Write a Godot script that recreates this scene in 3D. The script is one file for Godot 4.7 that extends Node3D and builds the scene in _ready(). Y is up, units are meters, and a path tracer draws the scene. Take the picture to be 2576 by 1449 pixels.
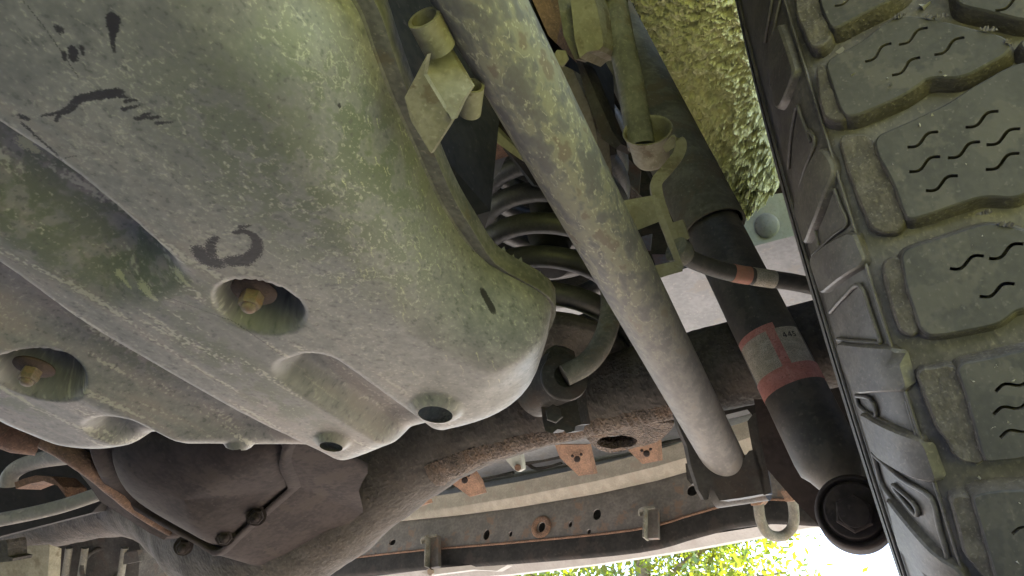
extends Node3D
# The underside of a vehicle in front of one rear wheel, seen by a camera lying on the ground that looks up and back.
# x runs across the vehicle, y up, -z towards its rear bumper; units are metres.

const EYE := Vector3(0, 0.06, 0)
const FOCAL := 1874.0            # measured on a copy of the photograph that is 2576 wide
var AX: Vector3                  # vehicle axes seen from the camera
var AY: Vector3
var AZ: Vector3
var M := {}
var used := {}
var rng := RandomNumberGenerator.new()

# ---------------------------------------------------------------- surveying
func ray(px: float, py: float) -> Vector3:
	var d := Vector3((px - 1288.0) / FOCAL, -(py - 724.5) / FOCAL, -1.0)
	return Vector3(AX.dot(d), AY.dot(d), AZ.dot(d))
func at(px: float, py: float, t: float) -> Vector3:
	return EYE + ray(px, py) * t
func on_y(px: float, py: float, y: float) -> Vector3:
	var d := ray(px, py)
	return EYE + d * ((y - EYE.y) / d.y)
func on_z(px: float, py: float, z: float) -> Vector3:
	var d := ray(px, py)
	return EYE + d * ((z - EYE.z) / d.z)
func on_tyre(px: float, py: float, r: float) -> Vector2:   # x and arc length (from the front, upwards positive) on the tyre
	var d := ray(px, py)
	var oy := EYE.y - WHEEL.y
	var oz := EYE.z - WHEEL.z
	var a := d.y * d.y + d.z * d.z
	var b := oy * d.y + oz * d.z
	var c := oy * oy + oz * oz - r * r
	var t := (-b - sqrt(maxf(b * b - a * c, 0.0))) / a
	var q := EYE + d * t
	return Vector2(q.x, atan2(q.y - WHEEL.y, q.z - WHEEL.z) * TYRE_R)

const WHEEL := Vector3(0.125, 0.45, -0.64)
const TYRE_R := 0.425

# ---------------------------------------------------------------- mesh building
class Shape:
	var v := PackedVector3Array()
	var uv := PackedVector2Array()
	var ix := PackedInt32Array()
	func tri(a: Vector3, b: Vector3, c: Vector3) -> void:
		var k := v.size()
		v.append(a); v.append(b); v.append(c)
		for i in 3: uv.append(Vector2.ZERO)
		ix.append(k); ix.append(k + 1); ix.append(k + 2)
	func quad(a: Vector3, b: Vector3, c: Vector3, d: Vector3) -> void:
		var k := v.size()
		for p in [a, b, c, d]:
			v.append(p); uv.append(Vector2.ZERO)
		for i in [0, 1, 2, 0, 2, 3]: ix.append(k + i)
	func grid(rows: Array, closed := false) -> void:
		var k := v.size()
		var nr := rows.size()
		var nc: int = rows[0].size()
		for r in nr:
			for c in nc:
				v.append(rows[r][c]); uv.append(Vector2(float(c) / nc, float(r) / nr))
		for r in nr - 1:
			for c in (nc if closed else nc - 1):
				var c2 := (c + 1) % nc
				var a := k + r * nc + c
				var b := k + r * nc + c2
				var d := k + (r + 1) * nc + c
				var e := k + (r + 1) * nc + c2
				for i in [a, b, e, a, e, d]: ix.append(i)
	func fan(pts: PackedVector3Array) -> void:
		var k := v.size()
		var m := Vector3.ZERO
		for p in pts: m += p
		m /= pts.size()
		v.append(m); uv.append(Vector2.ZERO)
		for p in pts:
			v.append(p); uv.append(Vector2.ZERO)
		for i in pts.size():
			for j in [k, k + 1 + i, k + 1 + (i + 1) % pts.size()]: ix.append(j)
	func arrays() -> Array:
		var n := PackedVector3Array()
		n.resize(v.size())
		for i in range(0, ix.size(), 3):
			var a := v[ix[i]]
			var f := (v[ix[i + 2]] - a).cross(v[ix[i + 1]] - a)
			for j in 3: n[ix[i + j]] += f
		for i in n.size():
			n[i] = n[i].normalized() if n[i].length_squared() > 1e-30 else Vector3.UP
		var r := []
		r.resize(Mesh.ARRAY_MAX)
		r[Mesh.ARRAY_VERTEX] = v
		r[Mesh.ARRAY_NORMAL] = n
		r[Mesh.ARRAY_TEX_UV] = uv
		r[Mesh.ARRAY_INDEX] = ix
		return r

func frame_of(dir: Vector3) -> Basis:      # a basis whose y runs along dir
	var y := dir.normalized()
	var x := (Vector3.RIGHT if absf(y.x) < 0.9 else Vector3.UP).cross(y).normalized()
	return Basis(x, y, x.cross(y))

func smooth_path(pts: Array, n := 6) -> PackedVector3Array:
	var out := PackedVector3Array()
	for i in pts.size() - 1:
		var p0: Vector3 = pts[maxi(i - 1, 0)]
		var p1: Vector3 = pts[i]
		var p2: Vector3 = pts[i + 1]
		var p3: Vector3 = pts[mini(i + 2, pts.size() - 1)]
		for k in n:
			out.append(p1.cubic_interpolate(p2, p0, p3, float(k) / n))
	out.append(pts[-1])
	return out

func tube(s: Shape, pts, radius, seg := 20, caps := true) -> void:
	var rows := []
	var n: int = pts.size()
	var x := Vector3.ZERO
	for i in n:
		var d: Vector3 = (pts[mini(i + 1, n - 1)] - pts[maxi(i - 1, 0)]).normalized()
		if i == 0: x = frame_of(d).x
		x = (x - d * x.dot(d)).normalized()
		var y := d.cross(x)
		var r: float = radius[i] if radius is Array or radius is PackedFloat32Array else radius
		var row := PackedVector3Array()
		for k in seg:
			var a := TAU * k / seg
			row.append(pts[i] + (x * cos(a) + y * sin(a)) * r)
		rows.append(row)
	s.grid(rows, true)
	if caps:
		s.fan(rows[0]); s.fan(rows[-1])

func lathe(s: Shape, at_: Vector3, dir: Vector3, profile: Array, seg := 32, sharp := false) -> void:   # profile: Vector2(radius, height along dir)
	var b := frame_of(dir)
	var rows := []
	for p in profile:
		var row := PackedVector3Array()
		for k in seg:
			var a := TAU * k / seg
			row.append(at_ + (b.x * cos(a) + b.z * sin(a)) * p.x + b.y * p.y)
		rows.append(row)
	if sharp:
		for i in rows.size() - 1: s.grid([rows[i], rows[i + 1]], true)
	else:
		s.grid(rows, true)

func hexagon(s: Shape, at_: Vector3, dir: Vector3, r: float, h: float, turn := 0.0) -> void:
	var b := frame_of(dir)
	var rings := []
	for q in [[r, 0.0], [r, h * 0.85], [r * 0.9, h]]:
		var row := PackedVector3Array()
		for k in 6:
			var a := TAU * k / 6 + turn
			row.append(at_ + (b.x * cos(a) + b.z * sin(a)) * q[0] + b.y * q[1])
		rings.append(row)
	for i in 2:
		for k in 6:
			s.quad(rings[i][k], rings[i][(k + 1) % 6], rings[i + 1][(k + 1) % 6], rings[i + 1][k])
	s.fan(rings[2])

func block(s: Shape, tr: Transform3D, size: Vector3, b := 0.002) -> void:   # a box with chamfered edges
	var h := size / 2
	var rows := []
	for q in [[-h.y, b], [-h.y + b, 0.0], [h.y - b, 0.0], [h.y, b]]:
		var r := PackedVector3Array()
		var ex: float = h.x - q[1]
		var ez: float = h.z - q[1]
		for c in [Vector2(ex - b, ez), Vector2(ex, ez - b), Vector2(ex, -ez + b), Vector2(ex - b, -ez), Vector2(-ex + b, -ez), Vector2(-ex, -ez + b), Vector2(-ex, ez - b), Vector2(-ex + b, ez)]:
			r.append(tr * Vector3(c.x, q[0], c.y))
		rows.append(r)
	for i in 3:
		for k in 8:
			s.quad(rows[i][k], rows[i][(k + 1) % 8], rows[i + 1][(k + 1) % 8], rows[i + 1][k])
	s.fan(rows[0]); s.fan(rows[3])

func densify(poly: PackedVector2Array, step: float) -> PackedVector2Array:
	var out := PackedVector2Array()
	for i in poly.size():
		var a := poly[i]
		var b := poly[(i + 1) % poly.size()]
		var n := maxi(1, int(round(a.distance_to(b) / step)))
		for k in n: out.append(a.lerp(b, float(k) / n))
	return out

func grow(poly: PackedVector2Array, d: float) -> PackedVector2Array:     # every vertex moved outwards by d
	var out := PackedVector2Array()
	var side := 1.0 if Geometry2D.is_polygon_clockwise(poly) else -1.0
	var n := poly.size()
	for i in n:
		var t := (poly[(i + 1) % n] - poly[(i + n - 1) % n]).normalized()
		out.append(poly[i] + Vector2(-t.y, t.x) * d * side)
	return out

func round_poly(poly: PackedVector2Array, times := 2) -> PackedVector2Array:
	for q in times:
		var out := PackedVector2Array()
		for i in poly.size():
			var a := poly[i]
			var b := poly[(i + 1) % poly.size()]
			out.append(a.lerp(b, 0.25)); out.append(a.lerp(b, 0.75))
		poly = out
	return poly

func soften(poly: PackedVector2Array, r: float) -> PackedVector2Array:     # corners cut twice, by at most r
	for q in 2:
		var out := PackedVector2Array()
		var n := poly.size()
		for i in n:
			var p := poly[i]
			for o in [poly[(i + n - 1) % n], poly[(i + 1) % n]]:
				var l := p.distance_to(o)
				out.append(p.lerp(o, minf(0.3, r / maxf(l, 1e-6))))
		poly = out
		r *= 0.4
	return poly

func ellipse2(c: Vector2, rx: float, ry: float, turn := 0.0, n := 20) -> PackedVector2Array:
	var out := PackedVector2Array()
	for k in n:
		out.append(c + Vector2(cos(TAU * k / n) * rx, sin(TAU * k / n) * ry).rotated(turn))
	return out

# a plate cut along outline, with holes; place(p, h) puts the flat point p at height h. skirt: walls of a second shape
func plate(s: Shape, outline: PackedVector2Array, holes: Array, step: float, thick: float, bevel: float, place: Callable, skirt: Shape = null, draft := 0.0, back := true) -> void:
	var rim := densify(outline, step)
	var top := grow(rim, -bevel)
	var pts := PackedVector2Array(top)
	for h in holes: pts.append_array(h)
	var box := Rect2(top[0], Vector2.ZERO)
	for p in top: box = box.expand(p)
	var nx := int(box.size.x / step)
	var ny := int(box.size.y / step)
	var inner := grow(rim, -bevel - step * 0.45)
	for j in ny + 1:
		for i in nx + 1:
			var p := box.position + Vector2(i + 0.5 * (j % 2), j) * step
			if not Geometry2D.is_point_in_polygon(p, inner): continue
			var ok := true
			for h in holes:
				if Geometry2D.is_point_in_polygon(p, h): ok = false
				else:
					for q in h:
						if q.distance_squared_to(p) < step * step * 0.12: ok = false
			if ok: pts.append(p)
	var t := Geometry2D.triangulate_delaunay(pts)
	for side in (2 if back else 1):
		var k := s.v.size()
		for p in pts:
			s.v.append(place.call(p, 0.0 if side == 0 else -thick)); s.uv.append(p)
		for i in range(0, t.size(), 3):
			var m := (pts[t[i]] + pts[t[i + 1]] + pts[t[i + 2]]) / 3
			if not Geometry2D.is_point_in_polygon(m, top): continue
			var hit := false
			for h in holes:
				if Geometry2D.is_point_in_polygon(m, h): hit = true
			if hit: continue
			var turn := (pts[t[i + 1]] - pts[t[i]]).cross(pts[t[i + 2]] - pts[t[i]])
			if absf(turn) < 1e-12: continue
			for j in ([0, 1, 2] if (side == 0) == (turn > 0.0) else [0, 2, 1]): s.ix.append(k + t[i + j])
	var w := skirt if skirt else s
	var base := grow(rim, draft) if draft > 0.0 else rim
	var r0 := PackedVector3Array()
	var r1 := PackedVector3Array()
	var r2 := PackedVector3Array()
	for i in rim.size() + 1:
		var j := i % rim.size()
		r0.append(place.call(top[j], 0.0)); r1.append(place.call(rim[j], -bevel)); r2.append(place.call(base[j], -thick))
	if bevel > 0.0: s.grid([r0, r1])
	w.grid([r1, r2])
	for h in holes:
		r0 = PackedVector3Array(); r1 = PackedVector3Array()
		for i in h.size() + 1:
			r0.append(place.call(h[i % h.size()], 0.0)); r1.append(place.call(h[i % h.size()], -minf(thick, 0.008)))
		w.grid([r0, r1])

# ---------------------------------------------------------------- naming
func numbered(called: String) -> String:
	var n: int = used.get(called, 0)
	used[called] = n + 1
	return called if n == 0 else "%s_%03d" % [called, n]
func tag(o: Node, label: String, category: String, group := "") -> void:
	o.set_meta("label", label)
	o.set_meta("category", category)
	if group: o.set_meta("group", group)
func thing(called: String, label: String, category: String, where := Vector3.ZERO, group := "") -> Node3D:
	var o := Node3D.new()
	o.name = numbered(called)
	add_child(o)
	o.position = where
	tag(o, label, category, group)
	return o
func part(called: String, s: Shape, m: Material, parent: Node3D, skirt: Shape = null, m2: Material = null) -> MeshInstance3D:
	var off := Vector3.ZERO
	var q: Node3D = parent
	while q != self:
		off += q.position
		q = q.get_parent()
	var mesh := ArrayMesh.new()
	for w in [s, skirt]:
		if w == null: continue
		if off != Vector3.ZERO:
			for i in w.v.size(): w.v[i] -= off
		mesh.add_surface_from_arrays(Mesh.PRIMITIVE_TRIANGLES, w.arrays())
	var o := MeshInstance3D.new()
	o.mesh = mesh
	mesh.surface_set_material(0, m)
	if skirt: mesh.surface_set_material(1, m2)
	if parent == self:
		o.name = numbered(called)
		add_child(o)
	else:
		var n := 0
		var nm := called
		while parent.has_node(NodePath(nm)):
			n += 1
			nm = "%s_%03d" % [called, n]
		o.name = nm
		parent.add_child(o)
	return o
func structure(called: String, s: Shape, m: Material) -> void:
	part(called, s, m, self).set_meta("kind", "structure")

# ---------------------------------------------------------------- materials
func noise_bytes(seed_: int, freq: float, w: int, h: int, oct := 4, kind := FastNoiseLite.TYPE_SIMPLEX_SMOOTH, seamless := true) -> PackedByteArray:
	var n := FastNoiseLite.new()
	n.seed = seed_
	n.noise_type = kind
	n.frequency = freq
	n.fractal_octaves = oct
	var im := n.get_seamless_image(w, h) if seamless else n.get_image(w, h)
	im.convert(Image.FORMAT_L8)
	return im.get_data()
func b3(c: Color) -> Array:
	var q := c.linear_to_srgb()
	return [clampf(q.r, 0, 1) * 255.0, clampf(q.g, 0, 1) * 255.0, clampf(q.b, 0, 1) * 255.0]
# worn surface: lo..hi by two layers of noise, plus flecks of a third colour above a threshold and blotches of a fourth
func worn(seed_: int, lo: Color, hi: Color, fleck: Color, fleck_at: float, blot: Color, blot_at: float, repeat: float, rough: float, relief: float, stretch := Vector3.ONE, metal := 0.0) -> StandardMaterial3D:
	var w := 384
	var a := noise_bytes(seed_, 0.012, w, w)
	var b := noise_bytes(seed_ + 1, 0.07, w, w, 3)
	var c := noise_bytes(seed_ + 2, 0.085, w, w, 4)
	var d := noise_bytes(seed_ + 3, 0.009, w, w, 5)
	var l := b3(lo)
	var h := b3(hi)
	var f := b3(fleck)
	var g := b3(blot)
	var out := PackedByteArray()
	out.resize(w * w * 3)
	var hm := PackedByteArray()
	hm.resize(w * w)
	for i in w * w:
		var n := (a[i] * 0.55 + b[i] * 0.45) / 255.0
		n = smoothstep(0.25, 0.75, n)
		var fl := smoothstep(fleck_at, fleck_at + 0.10, c[i] / 255.0) * 0.7
		var bl := smoothstep(blot_at, blot_at + 0.12, d[i] / 255.0 * 0.8 + b[i] / 255.0 * 0.2)
		for k in 3:
			var x: float = lerpf(lerpf(lerpf(l[k], h[k], n), g[k], bl), f[k], fl)
			out[i * 3 + k] = int(clampf(x, 0, 255))
		hm[i] = int(clampf(b[i] * 0.6 + 60.0 * fl + c[i] * 0.2, 0, 255))
	var m := StandardMaterial3D.new()
	m.albedo_texture = ImageTexture.create_from_image(Image.create_from_data(w, w, false, Image.FORMAT_RGB8, out))
	m.uv1_triplanar = true
	m.uv1_world_triplanar = true
	m.uv1_scale = stretch * repeat
	m.roughness = rough
	m.metallic = metal
	if relief > 0.0:
		m.heightmap_enabled = true
		m.heightmap_texture = ImageTexture.create_from_image(Image.create_from_data(w, w, false, Image.FORMAT_L8, hm))
		m.heightmap_scale = relief
	return m

func make_materials() -> void:
	var k := func(r, g, b): return Color(r, g, b)
	# lo, hi, fleck, threshold, blotch, threshold, repeats per metre, roughness, relief in centimetres
	M.arm = worn(11, k.call(0.13, 0.13, 0.12), k.call(0.24, 0.235, 0.21), k.call(0.42, 0.40, 0.30), 0.66, k.call(0.14, 0.095, 0.07), 0.62, 6.0, 0.75, 0.06)
	M.skin = worn(83, k.call(0.16, 0.155, 0.147), k.call(0.20, 0.195, 0.185), k.call(0.13, 0.11, 0.09), 0.76, k.call(0.15, 0.14, 0.13), 0.66, 5.0, 0.5, 0.0)
	M.steel = worn(21, k.call(0.030, 0.030, 0.030), k.call(0.065, 0.063, 0.06), k.call(0.12, 0.11, 0.10), 0.72, k.call(0.05, 0.04, 0.035), 0.6, 7.0, 0.55, 0.03)
	M.dusty = worn(31, k.call(0.10, 0.10, 0.09), k.call(0.19, 0.185, 0.16), k.call(0.30, 0.28, 0.22), 0.72, k.call(0.13, 0.11, 0.08), 0.62, 7.0, 0.8, 0.04)
	M.tan = worn(41, k.call(0.165, 0.155, 0.115), k.call(0.25, 0.235, 0.18), k.call(0.30, 0.285, 0.22), 0.72, k.call(0.12, 0.10, 0.07), 0.6, 8.0, 0.8, 0.03)
	M.axle = worn(51, k.call(0.043, 0.040, 0.038), k.call(0.088, 0.080, 0.074), k.call(0.14, 0.122, 0.106), 0.74, k.call(0.070, 0.060, 0.053), 0.58, 6.0, 0.8, 0.22)
	M.rust = worn(61, k.call(0.085, 0.052, 0.037), k.call(0.185, 0.108, 0.070), k.call(0.27, 0.165, 0.10), 0.68, k.call(0.08, 0.05, 0.04), 0.6, 9.0, 0.9, 0.12)
	M.crust = worn(66, k.call(0.045, 0.036, 0.031), k.call(0.125, 0.098, 0.080), k.call(0.22, 0.17, 0.14), 0.68, k.call(0.10, 0.07, 0.05), 0.6, 9.0, 0.95, 0.5)
	M.shock = worn(71, k.call(0.026, 0.025, 0.025), k.call(0.050, 0.047, 0.044), k.call(0.12, 0.11, 0.085), 0.74, k.call(0.065, 0.058, 0.050), 0.60, 6.0, 0.62, 0.015)
	M.cover = worn(76, k.call(0.075, 0.073, 0.058), k.call(0.130, 0.124, 0.098), k.call(0.20, 0.19, 0.15), 0.74, k.call(0.10, 0.085, 0.062), 0.6, 6.0, 0.65, 0.02)
	M.white = worn(81, k.call(0.21, 0.23, 0.215), k.call(0.30, 0.315, 0.295), k.call(0.16, 0.14, 0.11), 0.72, k.call(0.24, 0.24, 0.22), 0.66, 5.0, 0.5, 0.02)
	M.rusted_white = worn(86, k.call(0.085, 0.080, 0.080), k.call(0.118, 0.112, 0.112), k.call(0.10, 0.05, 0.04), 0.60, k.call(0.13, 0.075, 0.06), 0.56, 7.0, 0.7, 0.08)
	M.beige = worn(91, k.call(0.205, 0.19, 0.162), k.call(0.275, 0.255, 0.22), k.call(0.16, 0.125, 0.09), 0.72, k.call(0.22, 0.19, 0.16), 0.6, 8.0, 0.85, 0.03)
	M.slate = worn(96, k.call(0.15, 0.162, 0.175), k.call(0.205, 0.215, 0.23), k.call(0.28, 0.27, 0.26), 0.76, k.call(0.18, 0.18, 0.18), 0.62, 4.0, 0.7, 0.02)
	M.member = worn(101, k.call(0.072, 0.067, 0.063), k.call(0.115, 0.106, 0.098), k.call(0.15, 0.12, 0.095), 0.76, k.call(0.12, 0.085, 0.065), 0.66, 5.0, 0.7, 0.03)
	M.rubber = worn(111, k.call(0.037, 0.034, 0.032), k.call(0.057, 0.052, 0.047), k.call(0.14, 0.125, 0.11), 0.76, k.call(0.074, 0.065, 0.056), 0.56, 9.0, 0.72, 0.02)
	M.shoulder = worn(116, k.call(0.052, 0.046, 0.041), k.call(0.110, 0.096, 0.083), k.call(0.19, 0.16, 0.13), 0.70, k.call(0.05, 0.042, 0.038), 0.6, 12.0, 0.5, 0.02)
	M.dust = worn(121, k.call(0.050, 0.042, 0.036), k.call(0.105, 0.090, 0.075), k.call(0.19, 0.17, 0.135), 0.68, k.call(0.065, 0.056, 0.047), 0.62, 14.0, 0.9, 0.06)
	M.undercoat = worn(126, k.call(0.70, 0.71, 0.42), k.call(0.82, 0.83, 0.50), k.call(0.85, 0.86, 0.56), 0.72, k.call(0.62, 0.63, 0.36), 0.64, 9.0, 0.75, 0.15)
	M.dark = worn(131, k.call(0.014, 0.014, 0.014), k.call(0.026, 0.025, 0.024), k.call(0.06, 0.05, 0.05), 0.76, k.call(0.03, 0.026, 0.024), 0.6, 4.0, 0.7, 0.02)
	M.spring = worn(136, k.call(0.022, 0.023, 0.023), k.call(0.046, 0.046, 0.045), k.call(0.08, 0.08, 0.075), 0.74, k.call(0.06, 0.055, 0.05), 0.6, 8.0, 0.5, 0.01)
	M.carrier = worn(141, k.call(0.022, 0.018, 0.019), k.call(0.042, 0.034, 0.033), k.call(0.06, 0.05, 0.047), 0.76, k.call(0.044, 0.036, 0.033), 0.62, 5.0, 0.55, 0.02)
	M.grey = worn(146, k.call(0.15, 0.142, 0.125), k.call(0.215, 0.203, 0.18), k.call(0.22, 0.2, 0.17), 0.74, k.call(0.30, 0.27, 0.24), 0.62, 8.0, 0.8, 0.02)
	M.brass = worn(151, k.call(0.090, 0.068, 0.048), k.call(0.165, 0.125, 0.088), k.call(0.23, 0.185, 0.135), 0.74, k.call(0.16, 0.09, 0.05), 0.62, 20.0, 0.7, 0.02)
	M.washer = worn(191, k.call(0.034, 0.022, 0.018), k.call(0.072, 0.045, 0.034), k.call(0.12, 0.075, 0.055), 0.72, k.call(0.05, 0.035, 0.03), 0.6, 18.0, 0.9, 0.05)
	M.red = worn(156, k.call(0.31, 0.115, 0.098), k.call(0.42, 0.19, 0.165), k.call(0.08, 0.05, 0.045), 0.66, k.call(0.42, 0.20, 0.17), 0.56, 14.0, 0.65, 0.0)
	M.paper = worn(161, k.call(0.26, 0.24, 0.195), k.call(0.42, 0.39, 0.325), k.call(0.05, 0.045, 0.04), 0.62, k.call(0.30, 0.27, 0.21), 0.62, 26.0, 0.75, 0.0)
	M.salmon = worn(166, k.call(0.30, 0.13, 0.10), k.call(0.40, 0.19, 0.14), k.call(0.25, 0.2, 0.13), 0.72, k.call(0.28, 0.16, 0.11), 0.62, 14.0, 0.8, 0.0)
	for q in [M.carrier, M.dark, M.steel, M.cover, M.axle, M.dusty, M.tan]: q.metallic_specular = 0.25
	M.carrier.roughness = 0.8
	M.grass = worn(171, k.call(0.21, 0.24, 0.050), k.call(0.35, 0.385, 0.09), k.call(0.43, 0.42, 0.16), 0.72, k.call(0.30, 0.31, 0.09), 0.6, 1.5, 0.95, 0.5)
	M.gravel = worn(176, k.call(0.34, 0.315, 0.31), k.call(0.46, 0.425, 0.42), k.call(0.56, 0.53, 0.52), 0.72, k.call(0.34, 0.31, 0.30), 0.6, 1.2, 0.95, 0.5)
	M.bark = worn(181, k.call(0.10, 0.075, 0.05), k.call(0.22, 0.17, 0.12), k.call(0.3, 0.25, 0.2), 0.72, k.call(0.08, 0.06, 0.04), 0.6, 1.5, 0.95, 0.8)

# ---------------------------------------------------------------- the fuel tank's shield
const SHIELD_Y := 0.30
const SX := Vector2(-0.80, -0.09)
const SZ := Vector2(-0.47, 0.16)
var rim_line := PackedVector2Array()

func mark(im: Image, pts: Array, w0: float, w1: float, dark: float, rough_ := 0.35, lift := 0.0, ink := Color(0.13, 0.125, 0.125)) -> void:   # a rubbed black streak; pts in photograph measure, widths in metres
	var line := []
	for p in pts:
		var q := on_y(p[0], p[1], SHIELD_Y + lift)
		line.append(Vector3(q.x + lift, 0, q.z))
	var path := smooth_path(line, 8) if line.size() > 1 else PackedVector3Array(line)
	var n := FastNoiseLite.new()
	n.seed = 5
	n.frequency = 900.0
	var sx := im.get_width() / (SX.y - SX.x)
	var sz := im.get_height() / (SZ.y - SZ.x)
	for i in path.size():
		var f := float(i) / maxi(1, path.size() - 1)
		var r := lerpf(w0, w1, f) / 2
		var steps := 1
		if i < path.size() - 1: steps = maxi(1, int(path[i].distance_to(path[i + 1]) / 0.0006))
		for st in steps:
			var c := path[i] if steps == 1 else path[i].lerp(path[i + 1], float(st) / steps)
			var px := (c.x - SX.x) * sx
			var pz := (c.z - SZ.x) * sz
			var rr := int(ceil(r * sx))
			for dy in range(-rr, rr + 1):
				for dx in range(-rr, rr + 1):
					var x := int(px) + dx
					var y := int(pz) + dy
					if x < 0 or y < 0 or x >= im.get_width() or y >= im.get_height(): continue
					var e := Vector2(dx, dy).length() / (r * sx)
					var nn := n.get_noise_2d(x / sx, y / sz) * rough_
					if e + nn > 1.0: continue
					var old := im.get_pixel(x, y)
					var kk := dark * smoothstep(1.0, 0.75, e + nn)
					kk *= 0.72 + 0.28 * smoothstep(-0.3, 0.3, n.get_noise_2d(x / sx * 0.4 + 3.0, y / sz * 2.2))
					im.set_pixel(x, y, old.lerp(ink, minf(1.0, kk)))

func shield_texture() -> StandardMaterial3D:
	var w := 1420
	var h := 1260
	var a := noise_bytes(301, 0.004, w, h, 5, FastNoiseLite.TYPE_SIMPLEX_SMOOTH, false)
	var b := noise_bytes(302, 0.05, w, h, 4, FastNoiseLite.TYPE_SIMPLEX_SMOOTH, false)
	var c := noise_bytes(303, 0.022, w, h, 5, FastNoiseLite.TYPE_SIMPLEX_SMOOTH, false)
	var e := noise_bytes(305, 0.13, w, h, 3, FastNoiseLite.TYPE_SIMPLEX_SMOOTH, false)
	var n := FastNoiseLite.new()
	n.seed = 304
	n.frequency = 0.03
	n.fractal_octaves = 4
	var im2 := n.get_image(w, h / 9)
	im2.resize(w, h, Image.INTERPOLATE_CUBIC)      # streaks along the vehicle
	im2.convert(Image.FORMAT_L8)
	var st := im2.get_data()
	var grey := b3(Color(0.135, 0.136, 0.128))
	var light := b3(Color(0.225, 0.222, 0.205))
	var brown := b3(Color(0.200, 0.178, 0.160))
	var algae := b3(Color(0.090, 0.102, 0.068))
	var lime := b3(Color(0.36, 0.355, 0.285))
	var out := PackedByteArray()
	out.resize(w * h * 3)
	var hm := PackedByteArray()
	hm.resize(w * h)
	var spots := []           # where the growth sits: x, z, reach
	for q in [[60, 560, 0.05], [270, 640, 0.045], [560, 900, 0.025], [20, 1010, 0.02], [120, 480, 0.03], [330, 950, 0.03], [700, 1010, 0.025], [1000, 420, 0.05], [820, 520, 0.06]]:
		var g := on_y(q[0], q[1], SHIELD_Y)
		spots.append([g.x, g.z, q[2]])
	for j in h:
		var z := lerpf(SZ.x, SZ.y, float(j) / h)
		for i in w:
			var x := lerpf(SX.x, SX.y, float(i) / w)
			var q := j * w + i
			var va := a[q] / 255.0
			var vb := b[q] / 255.0
			var vc := c[q] / 255.0
			var vs := st[q] / 255.0
			var ve := e[q] / 255.0
			var left := smoothstep(-0.25, -0.33, x)          # the ribbed left part is streaked, the smooth flank is scaly
			var flank_ := 1.0 - left
			var mix1 := smoothstep(0.28, 0.72, va * 0.25 + vb * 0.30 + ve * 0.15 + lerpf(vc, vs, left) * 0.30)
			var br := left * smoothstep(0.40, 0.70, va * 0.5 + vs * 0.5) * 0.85
			var al := 0.0
			for g in spots:
				var dx: float = x - g[0]
				var dz: float = z - g[1]
				var r2: float = (dx * dx * 2.2 + dz * dz * 0.5) / (g[2] * g[2])
				if r2 < 2.0: al = maxf(al, (1.0 - r2 * 0.5) * smoothstep(0.36, 0.60, vc * 0.6 + vb * 0.4))
			al *= 0.85
			var line := smoothstep(0.030, 0.0, absf(vc - 0.52)) + smoothstep(0.022, 0.0, absf(vb - 0.5)) * 0.6      # thin wandering edges of scale
			var sc := minf(1.0, line) * smoothstep(0.46, 0.58, va * 0.4 + ve * 0.6) * lerpf(0.30, 0.8, flank_)
			var patch := smoothstep(0.38, 0.66, va * 0.45 + vc * 0.55)
			var fl := smoothstep(0.68, 0.75, ve * 0.78 + vb * 0.22) * lerpf(0.55, 0.75, flank_) * lerpf(0.15, 1.0, patch)
			var ls := left * smoothstep(0.66, 0.72, vs * 0.66 + ve * 0.34) * 0.75
			var dk := smoothstep(0.36, 0.27, ve * 0.5 + vb * 0.5) * 0.45
			for k in 3:
				var v: float = lerpf(grey[k], light[k], mix1)
				v = lerpf(v, brown[k], br)
				v = lerpf(v, algae[k], al)
				v = lerpf(v, lime[k], maxf(maxf(sc, fl), ls))
				v = lerpf(v, grey[k] * 0.7, dk)
				out[q * 3 + k] = int(v)
			hm[q] = int(clampf(vb * 70.0 + ve * 40.0 + 80.0 * maxf(maxf(sc, fl), ls), 0, 255))
	var im := Image.create_from_data(w, h, false, Image.FORMAT_RGB8, out)
	mark(im, [[286, 42], [285, 68]], 0.0056, 0.0045, 1.0, 0.3)
	mark(im, [[286, 72], [284, 95], [289, 125]], 0.0034, 0.0014, 1.0, 0.3)
	mark(im, [[186, 122], [187, 145]], 0.0042, 0.0036, 1.0, 0.5)
	mark(im, [[164, 130], [165, 146]], 0.0022, 0.0016, 0.9, 0.5)
	mark(im, [[207, 115], [210, 132]], 0.0020, 0.0014, 0.8, 0.5)
	mark(im, [[303, 226], [250, 233], [205, 241], [188, 254], [160, 275], [108, 288]], 0.0042, 0.0012, 0.9, 0.4)
	mark(im, [[290, 236], [240, 243], [200, 253], [180, 275], [155, 283], [142, 300]], 0.0026, 0.0016, 1.0, 0.4)
	for q in [[300, 238, 322, 240], [318, 251, 345, 246], [310, 270, 352, 262], [343, 294, 405, 290], [362, 287, 378, 281], [380, 293, 402, 290], [398, 306, 436, 303]]:
		mark(im, [[q[0], q[1]], [q[2], q[3]]], 0.0022, 0.0010, 0.95, 0.6)
	mark(im, [[55, 290], [75, 296]], 0.0030, 0.0020, 0.7, 0.9)
	mark(im, [[60, 308], [105, 350], [140, 380], [163, 412]], 0.0018, 0.0014, 0.85, 1.1)
	mark(im, [[166, 394], [195, 388]], 0.0008, 0.0006, 0.9, 0.2)
	mark(im, [[500, 628], [520, 655], [545, 660]], 0.0085, 0.0100, 0.85, 0.75)
	mark(im, [[530, 640], [532, 610], [545, 596]], 0.0070, 0.0030, 0.8, 0.9)
	mark(im, [[580, 658], [612, 655]], 0.0085, 0.0100, 0.95, 0.6)
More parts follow.
